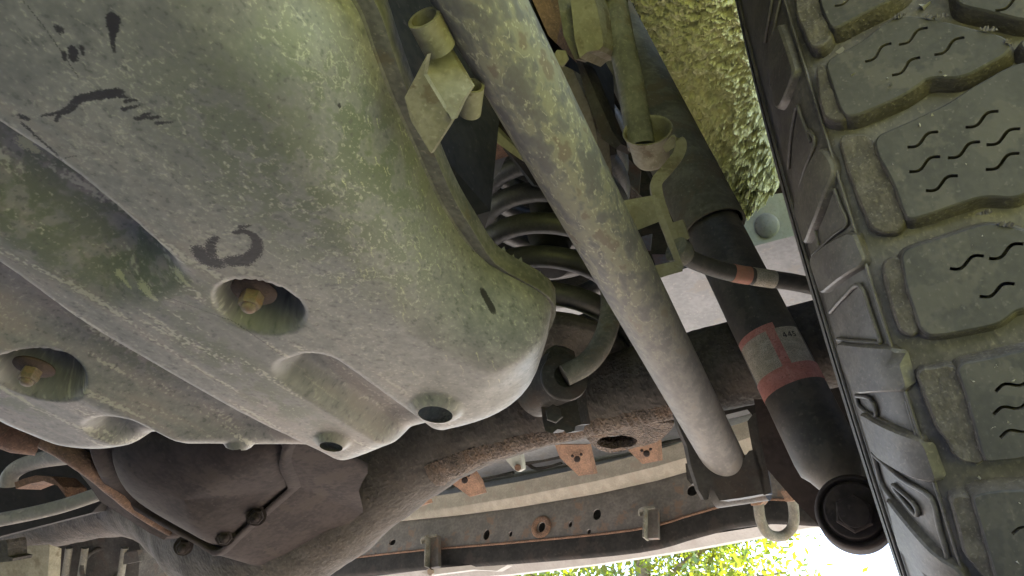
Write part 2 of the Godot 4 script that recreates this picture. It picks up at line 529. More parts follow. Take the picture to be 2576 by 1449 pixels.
	mark(im, [[625, 650], [645, 630], [646, 605], [635, 590], [612, 580], [590, 585]], 0.0080, 0.0026, 0.9, 0.5)
	mark(im, [[604, 570], [630, 566]], 0.0030, 0.0014, 0.7, 0.9)
	mark(im, [[1281, 780], [1281, 810]], 0.0062, 0.0062, 0.75, 0.25, 0.010)
	mark(im, [[60, 0], [120, 75], [200, 190]], 0.0005, 0.0005, 0.7, 0.2)
	mark(im, [[420, 748], [560, 800], [640, 845], [760, 935]], 0.0007, 0.0005, 0.6, 0.3)
	mark(im, [[907, 290], [907, 294]], 0.002, 0.002, 0.5, 0.4)
	mark(im, [[150, 70], [152, 73]], 0.0035, 0.0035, 0.3, 0.7)
	rng.seed = 41
	for k in 70:        # pale scrapes that run along the vehicle
		var px := rng.randf_range(-50, 900)
		var py := rng.randf_range(-20, 1100)
		var ln := rng.randf_range(15, 120)
		mark(im, [[px, py], [px + ln * 0.40, py + ln * 0.27], [px + ln * 0.8, py + ln * rng.randf_range(0.52, 0.62)]], rng.randf_range(0.0004, 0.0011), 0.0004, rng.randf_range(0.25, 0.6), 0.8, 0.0, Color(0.62, 0.61, 0.55))
	for k in 60:        # short curled flakes on the flank
		var px := rng.randf_range(820, 1250)
		var py := rng.randf_range(330, 960)
		var ln := rng.randf_range(8, 26)
		mark(im, [[px, py], [px + ln * rng.randf_range(-0.2, 0.4), py + ln * 0.5], [px + ln * rng.randf_range(0.0, 0.6), py + ln]], 0.0011, 0.0005, rng.randf_range(0.4, 0.8), 0.9, 0.004, Color(0.66, 0.66, 0.53))
	for q in [[30, 395, 0.010], [25, 440, 0.008], [15, 985, 0.007], [455, 705, 0.006], [370, 740, 0.008], [300, 720, 0.005], [60, 1010, 0.006]]:      # larger pale flakes
		mark(im, [[q[0] - 12, q[1] - 9], [q[0], q[1]], [q[0] + 22, q[1] + 14]], q[2], q[2] * 0.4, 0.75, 0.9, 0.0, Color(0.60, 0.60, 0.50))
	var m := StandardMaterial3D.new()
	m.albedo_texture = ImageTexture.create_from_image(im)
	m.roughness = 0.52
	m.heightmap_enabled = true
	m.heightmap_texture = ImageTexture.create_from_image(Image.create_from_data(w, h, false, Image.FORMAT_L8, hm))
	m.heightmap_scale = 0.04
	return m

func bump01(d: float, inner: float, outer: float) -> float:
	return 1.0 - smoothstep(inner, outer, d)

func flank(x: float, z: float) -> float:      # 1 along the right flank, 0 along the rear
	return smoothstep(-0.31, -0.265, x) * smoothstep(-0.400, -0.360, z)

func brim(x: float, z: float) -> float:       # the flange narrows towards the rear corner
	return flank(x, z) * (1.0 - 0.6 * smoothstep(-0.26, -0.32, z))

func shield_height(x: float, z: float, d: float) -> float:    # how far the sheet lies above its lowest plane; d: distance inside the rim
	var h := 0.0
	var fl := flank(x, z)
	d -= 0.012 * brim(x, z)
	var rr := lerpf(0.030, 0.040, fl)
	if d < rr:
		var q := clampf(rr - d, 0.0, rr * 0.985)
		h += rr - sqrt(rr * rr - q * q)
		if d < rr * 0.015: h += (rr * 0.015 - d) * 5.0
	var soft := lerpf(0.45, 1.0, smoothstep(0.0, 0.045, d))
	# two long pressed edges: the sheet steps up on their left side and comes back down slowly
	var xa := -0.309 - 0.010 * smoothstep(-0.08, -0.18, z) + 0.002 * sin(z * 40.0)
	var s := xa - x
	h += 0.022 * smoothstep(0.0, 0.014, s) * (1.0 - smoothstep(0.022, 0.085, s)) * smoothstep(-0.185, -0.145, z)
	var xb := -0.412 - 0.011 * smoothstep(-0.11, -0.19, z) + 0.006 * smoothstep(-0.30, -0.40, z)
	s = xb - x
	h += 0.026 * soft * smoothstep(0.0, 0.021, s) * (1.0 - smoothstep(0.032, 0.10, s))
	# two pressed slots that open to the rear
	for q in [[-0.317, -0.262, 0.044, 0.018], [-0.520, -0.262, 0.046, 0.017]]:
		s = q[0] - x
		var e := Vector2(maxf(0.0, absf(s - q[2] * 0.5) - q[2] * 0.12), maxf(0.0, z - q[1] + 0.026)).length()
		var ease := 1.0 - smoothstep(0.004, q[2] * 0.52, e)
		h += q[3] * ease * soft
	# bowls round the two bolts
	for q in [[-0.3145, -0.2185, 0.0150, 0.0268, 0.034], [-0.522, -0.2095, 0.0180, 0.0312, 0.034]]:
		h = maxf(h, 0.0) + q[4] * bump01(Vector2(x - q[0], z - q[1]).length(), q[2], q[3])
	# collars round the drain holes stand proud
	for q in HOLES:
		var r := Vector2(x - q[0], z - q[1]).length()
		h -= 0.0055 * bump01(r, q[2] * 1.05, q[2] * 1.65)
		h += 0.004 * bump01(r, q[2] * 0.7, q[2] * 1.08)
	h += 0.0012 * sin(x * 21.0 + 1.0) * sin(z * 17.0)
	return h
const HOLES := [[-0.2925, -0.3625, 0.0120], [-0.396, -0.3715, 0.0088], [-0.497, -0.366, 0.0082]]

func build_shield() -> void:
	var px := [[840, -60], [842, 0], [955, 130], [1000, 250], [1030, 330], [1080, 420], [1225, 600], [1325, 760], [1390, 900], [1348, 1014], [1246, 1082], [1090, 1120], [1000, 1145], [900, 1184], [800, 1192], [600, 1162], [480, 1142], [400, 1137], [300, 1151], [200, 1128], [100, 1088], [0, 1044], [-150, 960], [-260, 900]]
	var pts := []
	for p in px:
		var q := on_y(p[0], p[1], SHIELD_Y)
		pts.append(Vector3(q.x, 0, q.z))
	var q0: Vector3 = pts[0]
	pts.push_front(q0 + Vector3(0.004, 0, 0.06)); pts.push_front(q0 + Vector3(0.01, 0, 0.30))
	var ql: Vector3 = pts[-1]
	pts.append(Vector3(-0.775, 0, ql.z + 0.05)); pts.append(Vector3(-0.785, 0, 0.30))
	var path := smooth_path(pts, 5)
	var soft := PackedVector3Array(path)
	for it in 3:
		for i in range(1, path.size() - 1): soft[i] = (path[i - 1] + path[i] * 2.0 + path[i + 1]) / 4.0
		path = PackedVector3Array(soft)
	for p in path: rim_line.append(Vector2(p.x, p.z))
	# outwards so that fillets meet the seen outline
	rim_line = grow(rim_line, 0.003)
	rim_line[0] = rim_line[1] + Vector2(0.002, 0.2)
	rim_line[-1] = rim_line[-2] + Vector2(0, 0.2)
	for i in rim_line.size():
		rim_line[i].x -= 0.034 * smoothstep(-0.36, -0.285, rim_line[i].y) * (1.0 - 0.52 * smoothstep(-0.25, -0.15, rim_line[i].y))
	var cell := 0.0026
	var nx := int((SX.y - SX.x) / cell)
	var nz := int((SZ.y - SZ.x) / cell)
	var s := Shape.new()
	var keep := PackedByteArray()
	keep.resize((nx + 1) * (nz + 1))
	for j in nz + 1:
		for i in nx + 1:
			var x := SX.x + i * cell
			var z := SZ.x + j * cell
			var p := Vector2(x, z)
			var best := 1.0
			var near := 0
			for k in rim_line.size() - 1:
				var c := Geometry2D.get_closest_point_to_segment(p, rim_line[k], rim_line[k + 1])
				var dd := c.distance_squared_to(p)
				if dd < best:
					best = dd; near = k
			best = sqrt(best)
			var inside := Geometry2D.is_point_in_polygon(p, rim_line)
			var d := best if inside else -best
			for q in HOLES:
				var v := p - Vector2(q[0], q[1])
				var rr := v.length()
				if absf(rr - q[2]) < cell * 0.6: p = Vector2(q[0], q[1]) + v.normalized() * q[2]
			var rr2 := 0
			var h := shield_height(p.x, p.y, d)
			var k2 := 1
			var fl := flank(x, z)
			if fl > 0.02:
				h = minf(h, lerpf(0.06, 0.066, smoothstep(0.0, 0.4, fl)))
				if d < lerpf(-0.001, 0.0065, smoothstep(0.1, 0.5, fl) * smoothstep(0.4, 1.0, brim(x, z) / maxf(fl, 0.01))): k2 = 0
			elif d < -0.0025: k2 = 0
			for q in HOLES:
				if Vector2(x - q[0], z - q[1]).length() < q[2] - cell * 0.6: k2 = 0
			keep[j * (nx + 1) + i] = k2
			s.v.append(Vector3(p.x, SHIELD_Y + h, p.y))
			s.uv.append(Vector2((p.x + maxf(h, 0.0) * fl - SX.x) / (SX.y - SX.x), (p.y - (maxf(h, 0.0) * (1.0 - fl) if d < 0.03 else 0.0) - SZ.x) / (SZ.y - SZ.x)))
	for j in nz:
		for i in nx:
			var a := j * (nx + 1) + i
			var b := a + 1
			var c := a + nx + 1
			var d := c + 1
			if keep[a] + keep[b] + keep[c] + keep[d] < 4:
				if keep[a] + keep[b] + keep[c] == 3: for q in [a, b, c]: s.ix.append(q)
				elif keep[b] + keep[d] + keep[c] == 3: for q in [b, d, c]: s.ix.append(q)
				elif keep[a] + keep[b] + keep[d] == 3: for q in [a, b, d]: s.ix.append(q)
				elif keep[a] + keep[d] + keep[c] == 3: for q in [a, d, c]: s.ix.append(q)
				continue
			for q in [a, b, d, a, d, c]: s.ix.append(q)
	# the flange that runs along the right flank, laid along the rim itself
	var fs := Shape.new()
	var sides := [PackedVector3Array(), PackedVector3Array(), PackedVector3Array(), PackedVector3Array(), PackedVector3Array(), PackedVector3Array(), PackedVector3Array()]
	for i in range(0, rim_line.size()):
		var q := rim_line[i]
		var fl := flank(q.x, q.y)
		if fl < 0.12 or i == 0: continue
		var y := SHIELD_Y + 0.0485
		var nn := grow(rim_line, -0.0115 * smoothstep(0.1, 0.6, fl) * brim(q.x, q.y) / fl - 0.0035)[i]
		var v0 := Vector2(nn.x, nn.y)
		var v1 := v0.lerp(q, 0.35)
		var v2 := v0.lerp(q, 0.44)
		sides[0].append(Vector3(v0.x, y + 0.020, v0.y)); sides[6].append(Vector3(v0.x, y + 0.001, v0.y)); sides[1].append(Vector3(v1.x, y, v1.y))
		sides[2].append(Vector3(v2.x, y + 0.0012, v2.y)); sides[3].append(Vector3(q.x, y - 0.001, q.y))
		sides[4].append(Vector3(q.x + 0.0008, y + 0.0004, q.y)); sides[5].append(Vector3(q.x, y + 0.014, q.y))
	fs.grid([sides[0], sides[6]]); fs.grid([sides[6], sides[1], sides[2]]); fs.grid([sides[2], sides[3]]); fs.grid([sides[3], sides[4], sides[5]])
	var t := thing("fuel_tank_shield", "large dusty grey pressed shield with black rub marks under the fuel tank", "tank shield", Vector3(-0.45, SHIELD_Y, -0.15))
	part("shield_sheet", s, shield_texture(), t)
	part("side_flange", fs, M.dusty, t)
	# the tank inside the shield
	s = Shape.new()
	block(s, Transform3D(Basis.IDENTITY, Vector3(-0.47, 0.46, 0.02)), Vector3(0.52, 0.20, 0.68), 0.03)
	part("fuel_tank", s, M.dark, t)
	# two bolts with wide rusty washers
	for q in [[0, -0.3145, -0.2115, 0.0130, 1.0], [1, -0.522, -0.2045, 0.0135, 1.0]]:
		var top := Vector3(q[1], SHIELD_Y + 0.0085, q[2])
		s = Shape.new()
		lathe(s, top, Vector3.DOWN, [Vector2(0.0, 0.0), Vector2(q[3], 0.0), Vector2(q[3], 0.0012), Vector2(q[3] * 0.93, 0.002), Vector2(q[3] * 0.6, 0.0035), Vector2(0.0, 0.0035)], 28)
		var w := part("mounting_bolt", s, M.washer, t)
		s = Shape.new()
		hexagon(s, top + Vector3(0, -0.0033, 0), Vector3.DOWN, 0.0066, 0.0085, 0.3)
		part("bolt_head", s, M.brass, w)
		s = Shape.new()
		lathe(s, top + Vector3(0, -0.0116, 0), Vector3.DOWN, [Vector2(0.0042, 0.0), Vector2(0.0040, 0.0022), Vector2(0.003, 0.0032), Vector2(0.0, 0.0034)], 16)
		part("stud_end", s, M.brass, w)

# ---------------------------------------------------------------- the tyre
func z1(x: float, y: float) -> Array: return [1916.7 + x * 0.256, y * 0.256]
func z2(x: float, y: float) -> Array: return [1916.7 + x * 0.256, 357.8 + y * 0.256]
func z3(x: float, y: float) -> Array: return [2044.4 + x * 0.2557, 715.6 + y * 0.2557]
func z4(x: float, y: float) -> Array: return [2044.4 + x * 0.2548, 1079.8 + y * 0.2548]

func tyre_profile(x: float) -> float:       # radius of the surface beside the tread blocks, by x
	if x > -0.004: return TYRE_R - 0.0085
	var k := clampf((-0.004 - x) / 0.029, 0.0, 1.0)
	return TYRE_R - 0.0075 - 0.046 * k * k - 0.012 * k

func tyre_point(p: Vector2, h: float) -> Vector3:
	var a := p.y / TYRE_R
	return Vector3(p.x, WHEEL.y + sin(a) * (TYRE_R + h), WHEEL.z + cos(a) * (TYRE_R + h))
func shoulder_point(p: Vector2, h: float) -> Vector3:
	var a := p.y / TYRE_R
	var r := tyre_profile(p.x)
	var sl := (tyre_profile(p.x - 0.001) - r) / 0.001
	var n := Vector2(sl, 1.0).normalized()      # outwards from the profile
	return Vector3(p.x + n.x * h * 1.0, WHEEL.y + sin(a) * (r + n.y * h), WHEEL.z + cos(a) * (r + n.y * h))

func px_poly(list: Array, r: float) -> PackedVector2Array:
	var out := PackedVector2Array()
	for p in list: out.append(on_tyre(p[0], p[1], r))
	return out

func sipe(px: float, py: float, turn: float, size := 1.0, flip := false) -> PackedVector2Array:
	var mid := on_tyre(px, py, TYRE_R)
	var line := PackedVector2Array()
	for k in 13:
		var u := (k / 12.0 - 0.5)
		var w := sin(u * TAU * 1.15) * (0.0011 if not flip else -0.0011)
		line.append(Vector2(u * 0.0118 * size, w + u * 0.0018).rotated(turn))
	var a := PackedVector2Array()
	var b := PackedVector2Array()
	for k in 13:
		var d := (line[mini(k + 1, 12)] - line[maxi(k - 1, 0)]).normalized()
		var n := Vector2(-d.y, d.x) * 0.00062
		a.append(mid + line[k] + n); b.append(mid + line[k] - n)
	b.reverse()
	a.append_array(b)
	return a

func build_tyre() -> void:
	var t := thing("rear_wheel", "rear wheel with a big worn black tyre whose tread blocks have wavy slits", "wheel", WHEEL)
	# carcass
	var s := Shape.new()
	var prof := []
	prof.append(Vector2(0.24, 0.115)); prof.append(Vector2(0.29, 0.145)); prof.append(Vector2(0.34, 0.152)); prof.append(Vector2(0.385, 0.14))
	for k in 12: prof.append(Vector2(TYRE_R - 0.0085, lerpf(0.128, -0.128, k / 11.0)))
	for k in range(1, 12):
		var x := -0.004 - 0.029 * k / 11.0
		prof.append(Vector2(tyre_profile(x), x - WHEEL.x))
	for q in [[0.364, -0.1580]]: prof.append(Vector2(q[0], q[1]))
	var b := []
	for p in prof:
		var row := PackedVector3Array()
		for k in 181:
			var a := TAU * k / 180.0
			row.append(WHEEL + Vector3(p.y, sin(a) * p.x, cos(a) * p.x))
		b.append(row)
	s.grid(b)
	part("carcass", s, M.shoulder, t)
	s = Shape.new()
	lathe(s, WHEEL, Vector3.RIGHT, [Vector2(0.366, -0.158), Vector2(0.362, -0.1592), Vector2(0.352, -0.1604), Vector2(0.340, -0.1608), Vector2(0.330, -0.1606), Vector2(0.326, -0.1614), Vector2(0.322, -0.1606), Vector2(0.30, -0.157), Vector2(0.27, -0.152), Vector2(0.24, -0.120)], 160)
	part("sidewall", s, M.shock, t)
	s = Shape.new()
	lathe(s, WHEEL, Vector3.RIGHT, [Vector2(0.03, 0.03), Vector2(0.20, 0.02), Vector2(0.215, 0.115), Vector2(0.242, 0.118), Vector2(0.242, -0.118), Vector2(0.215, -0.115), Vector2(0.19, -0.05), Vector2(0.03, -0.02)], 64)
	part("wheel_rim", s, M.dusty, t)
	# tread blocks, traced where they stand
	var blocks := [
		[[z1(520, -160), z1(600, 120), z1(690, 300), z1(960, 150), z1(1260, 0), z1(1420, -120), z1(1500, -300), z1(900, -420)], [[2134, -2, 0.0]]],
		[[z1(1870, -300), z1(1900, 0), z1(1960, 55), z1(2260, 120), z1(2600, 205), z1(2760, 160), z1(2700, -280)], [[2545, 5, 0.1]]],
		[[z1(615, 600), z1(980, 400), z1(1250, 185), z1(1420, 140), z1(1640, 175), z1(1900, 230), z1(2130, 290), z1(2380, 350), z1(2450, 430), z1(2425, 520), z1(1975, 765), z1(1640, 760), z1(1560, 820), z1(1420, 925), z1(1060, 1085), z1(850, 1160), z1(780, 1100), z1(700, 880)],
			[[2209, 132, 0.25], [2297, 91, 0.15], [2388, 116, 0.15], [2279, 167, 0.2]]],
		[[z1(2490, 440), z1(2640, 330), z1(2900, 380), z1(2900, 560), z1(2650, 520)], []],
		[[z2(1095, -55), z1(1540, 1150), z1(1850, 1000), z1(1995, 895), z1(2440, 640), z1(2640, 590), z1(2800, 700), z2(2790, 400), z2(2600, 500), z2(2480, 555), z2(2190, 528), z2(1900, 620), z2(1600, 725), z2(1440, 768), z2(1395, 700), z2(1330, 500), z2(1240, 300), z2(1135, 130)],
			[[2321, 351, 0.1], [2470, 300, 0.1], [2524, 344, 0.1], [2425, 377, 0.12], [2326, 413, 0.1], [2522, 406, 0.12], [2369, 461, 0.1]]],
		[[z2(1370, 1075), z2(1500, 1010), z2(1850, 905), z2(2200, 790), z2(2400, 800), z2(2560, 860), z2(2760, 900), z3(2400, 120), z3(2079, 245), z3(2000, 258), z3(1920, 330), z3(1810, 400), z3(1500, 460), z3(1240, 508), z3(1075, 490), z3(1015, 300), z3(925, 50), z2(1380, 1200)],
			[[2432, 660, 0.05], [2531, 632, 0.1], [2508, 730, 0.05]]],
		[[z3(1400, 785), z3(1700, 730), z3(2079, 645), z3(2500, 560), z3(2500, 1640), z4(2086, 295), z4(1720, 330), z4(1690, 300), z4(1605, 0), z3(1500, 1060)],
			[[2548, 968, 0.0, true], [2543, 1026, 0.0, true], [2560, 1085, 0.0, true]]],
		[[z4(1575, 690), z4(1600, 655), z4(1760, 612), z4(2086, 600), z4(2500, 580), z4(2500, 1640), z4(1850, 1640), z4(1800, 1448), z4(1700, 1100)], [[2590, 1330, 0.0, true]]],
	]
	for q in blocks:
		var poly := px_poly(q[0], TYRE_R)
		poly = soften(poly, 0.0022)
		var cuts := []
		for c in q[1]: cuts.append(sipe(c[0], c[1], c[2], 1.0, c.size() > 3))
		s = Shape.new()
		var w := Shape.new()
		plate(s, poly, cuts, 0.0028, 0.0092, 0.0007, tyre_point, w, 0.0024, false)
		part("tread_block", s, M.rubber, t, w, M.dust)
	# the rest of the tread: plain blocks in four rows, one mesh a row, turned round the wheel
	for row in [[0.004, 0.084, 0.018, true], [0.099, 0.128, 0.017, false], [0.139, 0.170, 0.017, false], [0.182, 0.250, 0.018, false]]:
		var x0: float = row[0]
		var x1: float = row[1]
		var hh: float = row[2]
		s = Shape.new()
		var w := Shape.new()
		plate(s, soften(PackedVector2Array([Vector2(x0, -hh), Vector2(x0 + 0.004, hh * 0.8), Vector2(lerpf(x0, x1, 0.45), hh), Vector2(lerpf(x0, x1, 0.6), hh * 0.75), Vector2(x1, hh * 0.9), Vector2(x1 - 0.003, -hh * 0.75), Vector2(lerpf(x0, x1, 0.5), -hh), Vector2(lerpf(x0, x1, 0.35), -hh * 0.8)]), 0.003), [], 0.006, 0.0092, 0.0009, tyre_point, w, 0.0022, false)
		var first := part("tread_block", s, M.rubber, t, w, M.dust)
		var used_first := false
		for k in 58:
			var a := -PI + TAU * k / 58.0 + (0.03 if row[3] else x0)
			if row[3] and a * TYRE_R < -0.02 and a * TYRE_R > -0.36: continue
			var o: MeshInstance3D = first if not used_first else first.duplicate()
			o.rotation.x = -a
			if used_first: t.add_child(o, true)
			used_first = true
	# dusty lower steps at the blocks' inner ends
	var steps := [
		[[z1(330, -200), z1(370, 150), z1(480, 400), z1(520, 470), z1(600, 455), z1(680, 340), z1(600, 200), z1(520, -60), z1(500, -200)], 0.0035],
		[[z1(560, 660), z1(600, 640), z1(680, 900), z1(770, 1110), z1(820, 1180), z1(740, 1190), z1(640, 1150), z1(590, 950)], 0.003],
		[[z2(780, -60), z2(1050, -40), z2(1120, 140), z2(1230, 320), z2(1320, 520), z2(1380, 730), z2(1370, 830), z2(1280, 870), z2(1120, 850), z2(1060, 740), z2(960, 500), z2(870, 260)], 0.0045],
		[[z2(1210, 1180), z2(1330, 1130), z2(1370, 1250), z3(900, 50), z3(990, 300), z3(1030, 470), z3(900, 470), z3(840, 300), z3(770, 60)], 0.004],
		[[z3(1040, 850), z3(1180, 850), z3(1380, 800), z3(1480, 1060), z3(1590, 1440), z4(1680, 320), z4(1440, 280), z4(1380, 130), z3(1250, 1400), z3(1130, 1080)], 0.0045],
		[[z4(1380, 660), z4(1560, 680), z4(1680, 1110), z4(1780, 1450), z4(1700, 1440), z4(1530, 1230), z4(1480, 1000)], 0.004],
	]
	for q in steps:
		s = Shape.new()
		var poly := grow(soften(px_poly(q[0], TYRE_R - 0.003), 0.0016), 0.0011)
		var drop: float = q[1] * 0.55
		plate(s, poly, [], 0.003, 0.008, 0.0007, func(p, h): return tyre_point(p, h - drop + 0.0007 * sin(p.y * 520.0) - 0.05 * maxf(0.0, 0.004 - p.x)), null, 0.0012, false)
		part("tread_step", s, M.dust, t)
	# shoulder panels
	var panels := [
		[z3(240, 565), z3(870, 600), z3(985, 1000), z3(700, 1040), z3(450, 1130), z3(330, 850)],
		[z3(500, 1320), z3(700, 1370), z3(1040, 1435), z4(1130, 40), z4(1265, 430), z4(1000, 430), z4(650, 375), z4(560, 100)],
		[z4(800, 835), z4(960, 960), z4(1260, 1175), z4(1480, 1235), z4(1560, 1500), z4(960, 1500)],
		[z2(255, 450), z2(450, 260), z2(640, 100), z2(740, 210), z2(800, 360), z2(600, 680), z2(390, 880), z2(330, 700)],
		[z2(430, 1020), z2(640, 975), z2(970, 905), z2(1090, 1220), z2(900, 1300), z2(570, 1440)],
		[z1(60, 420), z1(250, 300), z1(330, 520), z1(420, 800), z1(220, 960), z1(120, 900)],
	]
	for q in panels:
		s = Shape.new()
		var poly := soften(px_poly(q, 0.408), 0.002)
		plate(s, poly, [], 0.004, 0.004, 0.0008, func(p, h): return shoulder_point(p, h + 0.0036), null, 0.0008, false)
		part("shoulder_lug", s, M.shoulder, t)
	# raised rims and ribs of the moulded shoulder
	var ribs := [
		[[z4(620, 400), z4(900, 500), z4(1160, 580), z4(1240, 860), z4(1315, 1180), z4(1100, 1050), z4(830, 850), z4(720, 740), z4(650, 500), z4(620, 400)], 0.0012],
		[[z4(830, 640), z4(1020, 720), z4(1040, 840), z4(850, 690), z4(830, 640)], 0.0011],
		[[z3(140, 240), z3(320, 110), z3(490, 20), z3(600, 300), z3(690, 560)], 0.0010],
		[[z3(225, 540), z3(450, 555), z3(690, 560)], 0.0011],
		[[z3(430, 1170), z3(590, 1150), z3(640, 1330), z3(470, 1290), z3(430, 1170)], 0.0010],
		[[z3(640, 1340), z3(850, 1390), z3(1040, 1440)], 0.0009],
		[[z3(930, 1090), z3(1030, 1440)], 0.0008],
		[[z2(755, 520), z2(810, 680), z2(870, 850), z2(700, 930), z2(440, 1000)], 0.0008],
		[[z2(500, 770), z2(540, 950)], 0.0007],
		[[z2(255, 430), z2(400, 250), z2(560, 70), z2(500, -60)], 0.0010],
		[[z1(180, 1450), z1(260, 1260), z1(370, 1080), z1(420, 1200), z1(520, 1440)], 0.0009],
		[[z1(240, 520), z1(300, 640), z1(350, 760)], 0.0008],
		[[z4(920, 1370), z4(1100, 1480), z4(1300, 1640)], 0.0012],
		[[z1(0, 300), z1(120, 160), z1(180, 0)], 0.0010],
		[[z1(20, 640), z1(90, 420), z1(200, 240), z1(260, 120)], 0.0009],
	]
	for q in ribs:
		s = Shape.new()
		var line := []
		for p in q[0]:
			var u := on_tyre(p[0], p[1], 0.405)
			line.append(shoulder_point(u, 0.0009))
		tube(s, smooth_path(line, 4), q[1], 8)
		part("shoulder_rib", s, M.shoulder, t)
	rng.seed = 77
	s = Shape.new()
	for k in 46:
		var u := Vector2(rng.randf_range(-0.001, 0.085), rng.randf_range(-0.34, -0.09))
		var inside := false
		for q in blocks:
			if Geometry2D.is_point_in_polygon(u, px_poly(q[0], TYRE_R)): inside = true
		var c := tyre_point(u, 0.0002 if inside else -0.0078)
		var sz := rng.randf_range(0.0003, 0.0006) if inside else rng.randf_range(0.0006, 0.0019)
		var pts := []
		for m in 6: pts.append(c + Vector3(rng.randfn(0, sz), rng.randfn(0, sz), rng.randfn(0, sz)))
		for m in [[0, 1, 2], [0, 2, 3], [0, 3, 4], [0, 4, 1], [5, 2, 1], [5, 3, 2], [5, 4, 3], [5, 1, 4]]: s.tri(pts[m[0]], pts[m[1]], pts[m[2]])
	part("grit", s, M.beige, t).set_meta("kind", "stuff")
	# shreds of torn rubber along two block edges
	for q in [[z1(1270, 190), z1(1420, 150), 0.0034], [z1(1590, 150), z1(1700, 195), 0.0040], [z1(1690, 180), z1(1850, 150), 0.0034], [z1(2130, 290), z1(2330, 300), 0.0038], [z1(2400, 390), z1(2450, 450), 0.003], [z2(2090, 720), z2(2270, 680), 0.003], [z2(2300, 800), z2(2520, 825), 0.003]]:
		s = Shape.new()
		var u0 := on_tyre(q[0][0], q[0][1], TYRE_R)
		var u1 := on_tyre(q[1][0], q[1][1], TYRE_R)
		var d := (u1 - u0).normalized()
		var nn := Vector2(-d.y, d.x)
		var ra := PackedVector3Array()
		var rb := PackedVector3Array()
		for k in 15:
			var u := u0.lerp(u1, k / 14.0)
			var wd: float = q[2] * sin(PI * (k + 0.5) / 15.0) * rng.randf_range(0.35, 1.0)
			ra.append(tyre_point(u - nn * wd * 0.5, 0.0006 + rng.randf() * 0.0008)); rb.append(tyre_point(u + nn * wd * 0.6, rng.randf_range(-0.001, 0.0018)))
		s.grid([ra, rb])
		part("torn_rubber", s, M.dust, t)
	for q in [[-0.0058, 0.0007], [-0.0298, 0.0009]]:
		s = Shape.new()
		var ring := []
		for k in 121: ring.append(shoulder_point(Vector2(q[0], (k / 120.0 - 0.62) * 0.95), 0.0012))
		tube(s, ring, q[1], 8)
		part("shoulder_ring", s, M.shoulder, t)

# ---------------------------------------------------------------- running gear
func build_arm() -> void:
	var a := at(1148, -110, 0.318)
	var b := at(1842, 1195, 0.745)
	a -= (b - a).normalized() * 0.22
	var t := thing("control_arm", "thick dusty steel tube running back beside the fuel tank to the axle", "control arm", a)
	var s := Shape.new()
	var d := (b - a).normalized()
	var fr := frame_of(d)
	var seam := (Vector3(0, 1, 0) - d * d.y).normalized()
	var sx := d.cross(seam)
	var rows := []
	for k in 49:
		var row := PackedVector3Array()
		for i in 65:
			var g := TAU * i / 64.0
			row.append(a.lerp(b, k / 48.0) + (seam * cos(g) + sx * sin(g)) * 0.0195)
		rows.append(row)
	s.grid(rows)
	part("tube", s, arm_texture(), t)
	s = Shape.new()
	var wr := PackedVector3Array()
	var wring := []
	for k in 5:
		var row := PackedVector3Array()
		for i in 40:
			var g := TAU * i / 40.0
			var f := sin(PI * k / 4.0)
			row.append(b + d * (-0.006 + 0.003 * k) + (seam * cos(g) + sx * sin(g)) * (0.0192 + f * (0.0022 + 0.0008 * sin(g * 17.0))))
		wring.append(row)
	s.grid(wring, true)
	part("weld_bead", s, M.steel, t)
	# the U-shaped bracket welded to its side
	s = Shape.new()
	for q in [[[1560, 520], [1650, 503], [1662, 556], [1566, 594]], [[1612, 690], [1712, 668], [1718, 682], [1630, 708]]]:
		var c := []
		for p in q: c.append(at(p[0], p[1], 0.495 if p[0] < 1635 else 0.51))
		var up := Vector3(0, 0.004, 0.001)
		s.quad(c[0], c[1], c[2], c[3]); s.quad(c[0] + up, c[1] + up, c[2] + up, c[3] + up)
		for k in 4: s.quad(c[k], c[(k + 1) % 4], c[(k + 1) % 4] + up, c[k] + up)
	part("bracket_tab", s, M.tan, t)
	s = Shape.new()
	var strip := [at(1646, 500, 0.51), at(1664, 552, 0.51), at(1688, 612, 0.512), at(1712, 676, 0.512)]
	strap(s, smooth_path(strip, 5), 0.0045, 0.0020, (at(1700, 600, 0.5) - at(1660, 612, 0.5)).normalized())
	part("bracket_web", s, M.tan, t)
	# bushing sleeves at both ends
	s = Shape.new()
	tube(s, [a + Vector3(-0.034, 0, 0.01), a + Vector3(0.034, 0, 0.01)], 0.030, 32)
	part("bushing_sleeve", s, M.steel, t)
	s = Shape.new()
	tube(s, [b + Vector3(-0.024, -0.002, -0.012), b + Vector3(0.028, -0.002, -0.012)], 0.023, 32)
	part("bushing_sleeve", s, M.steel, t)

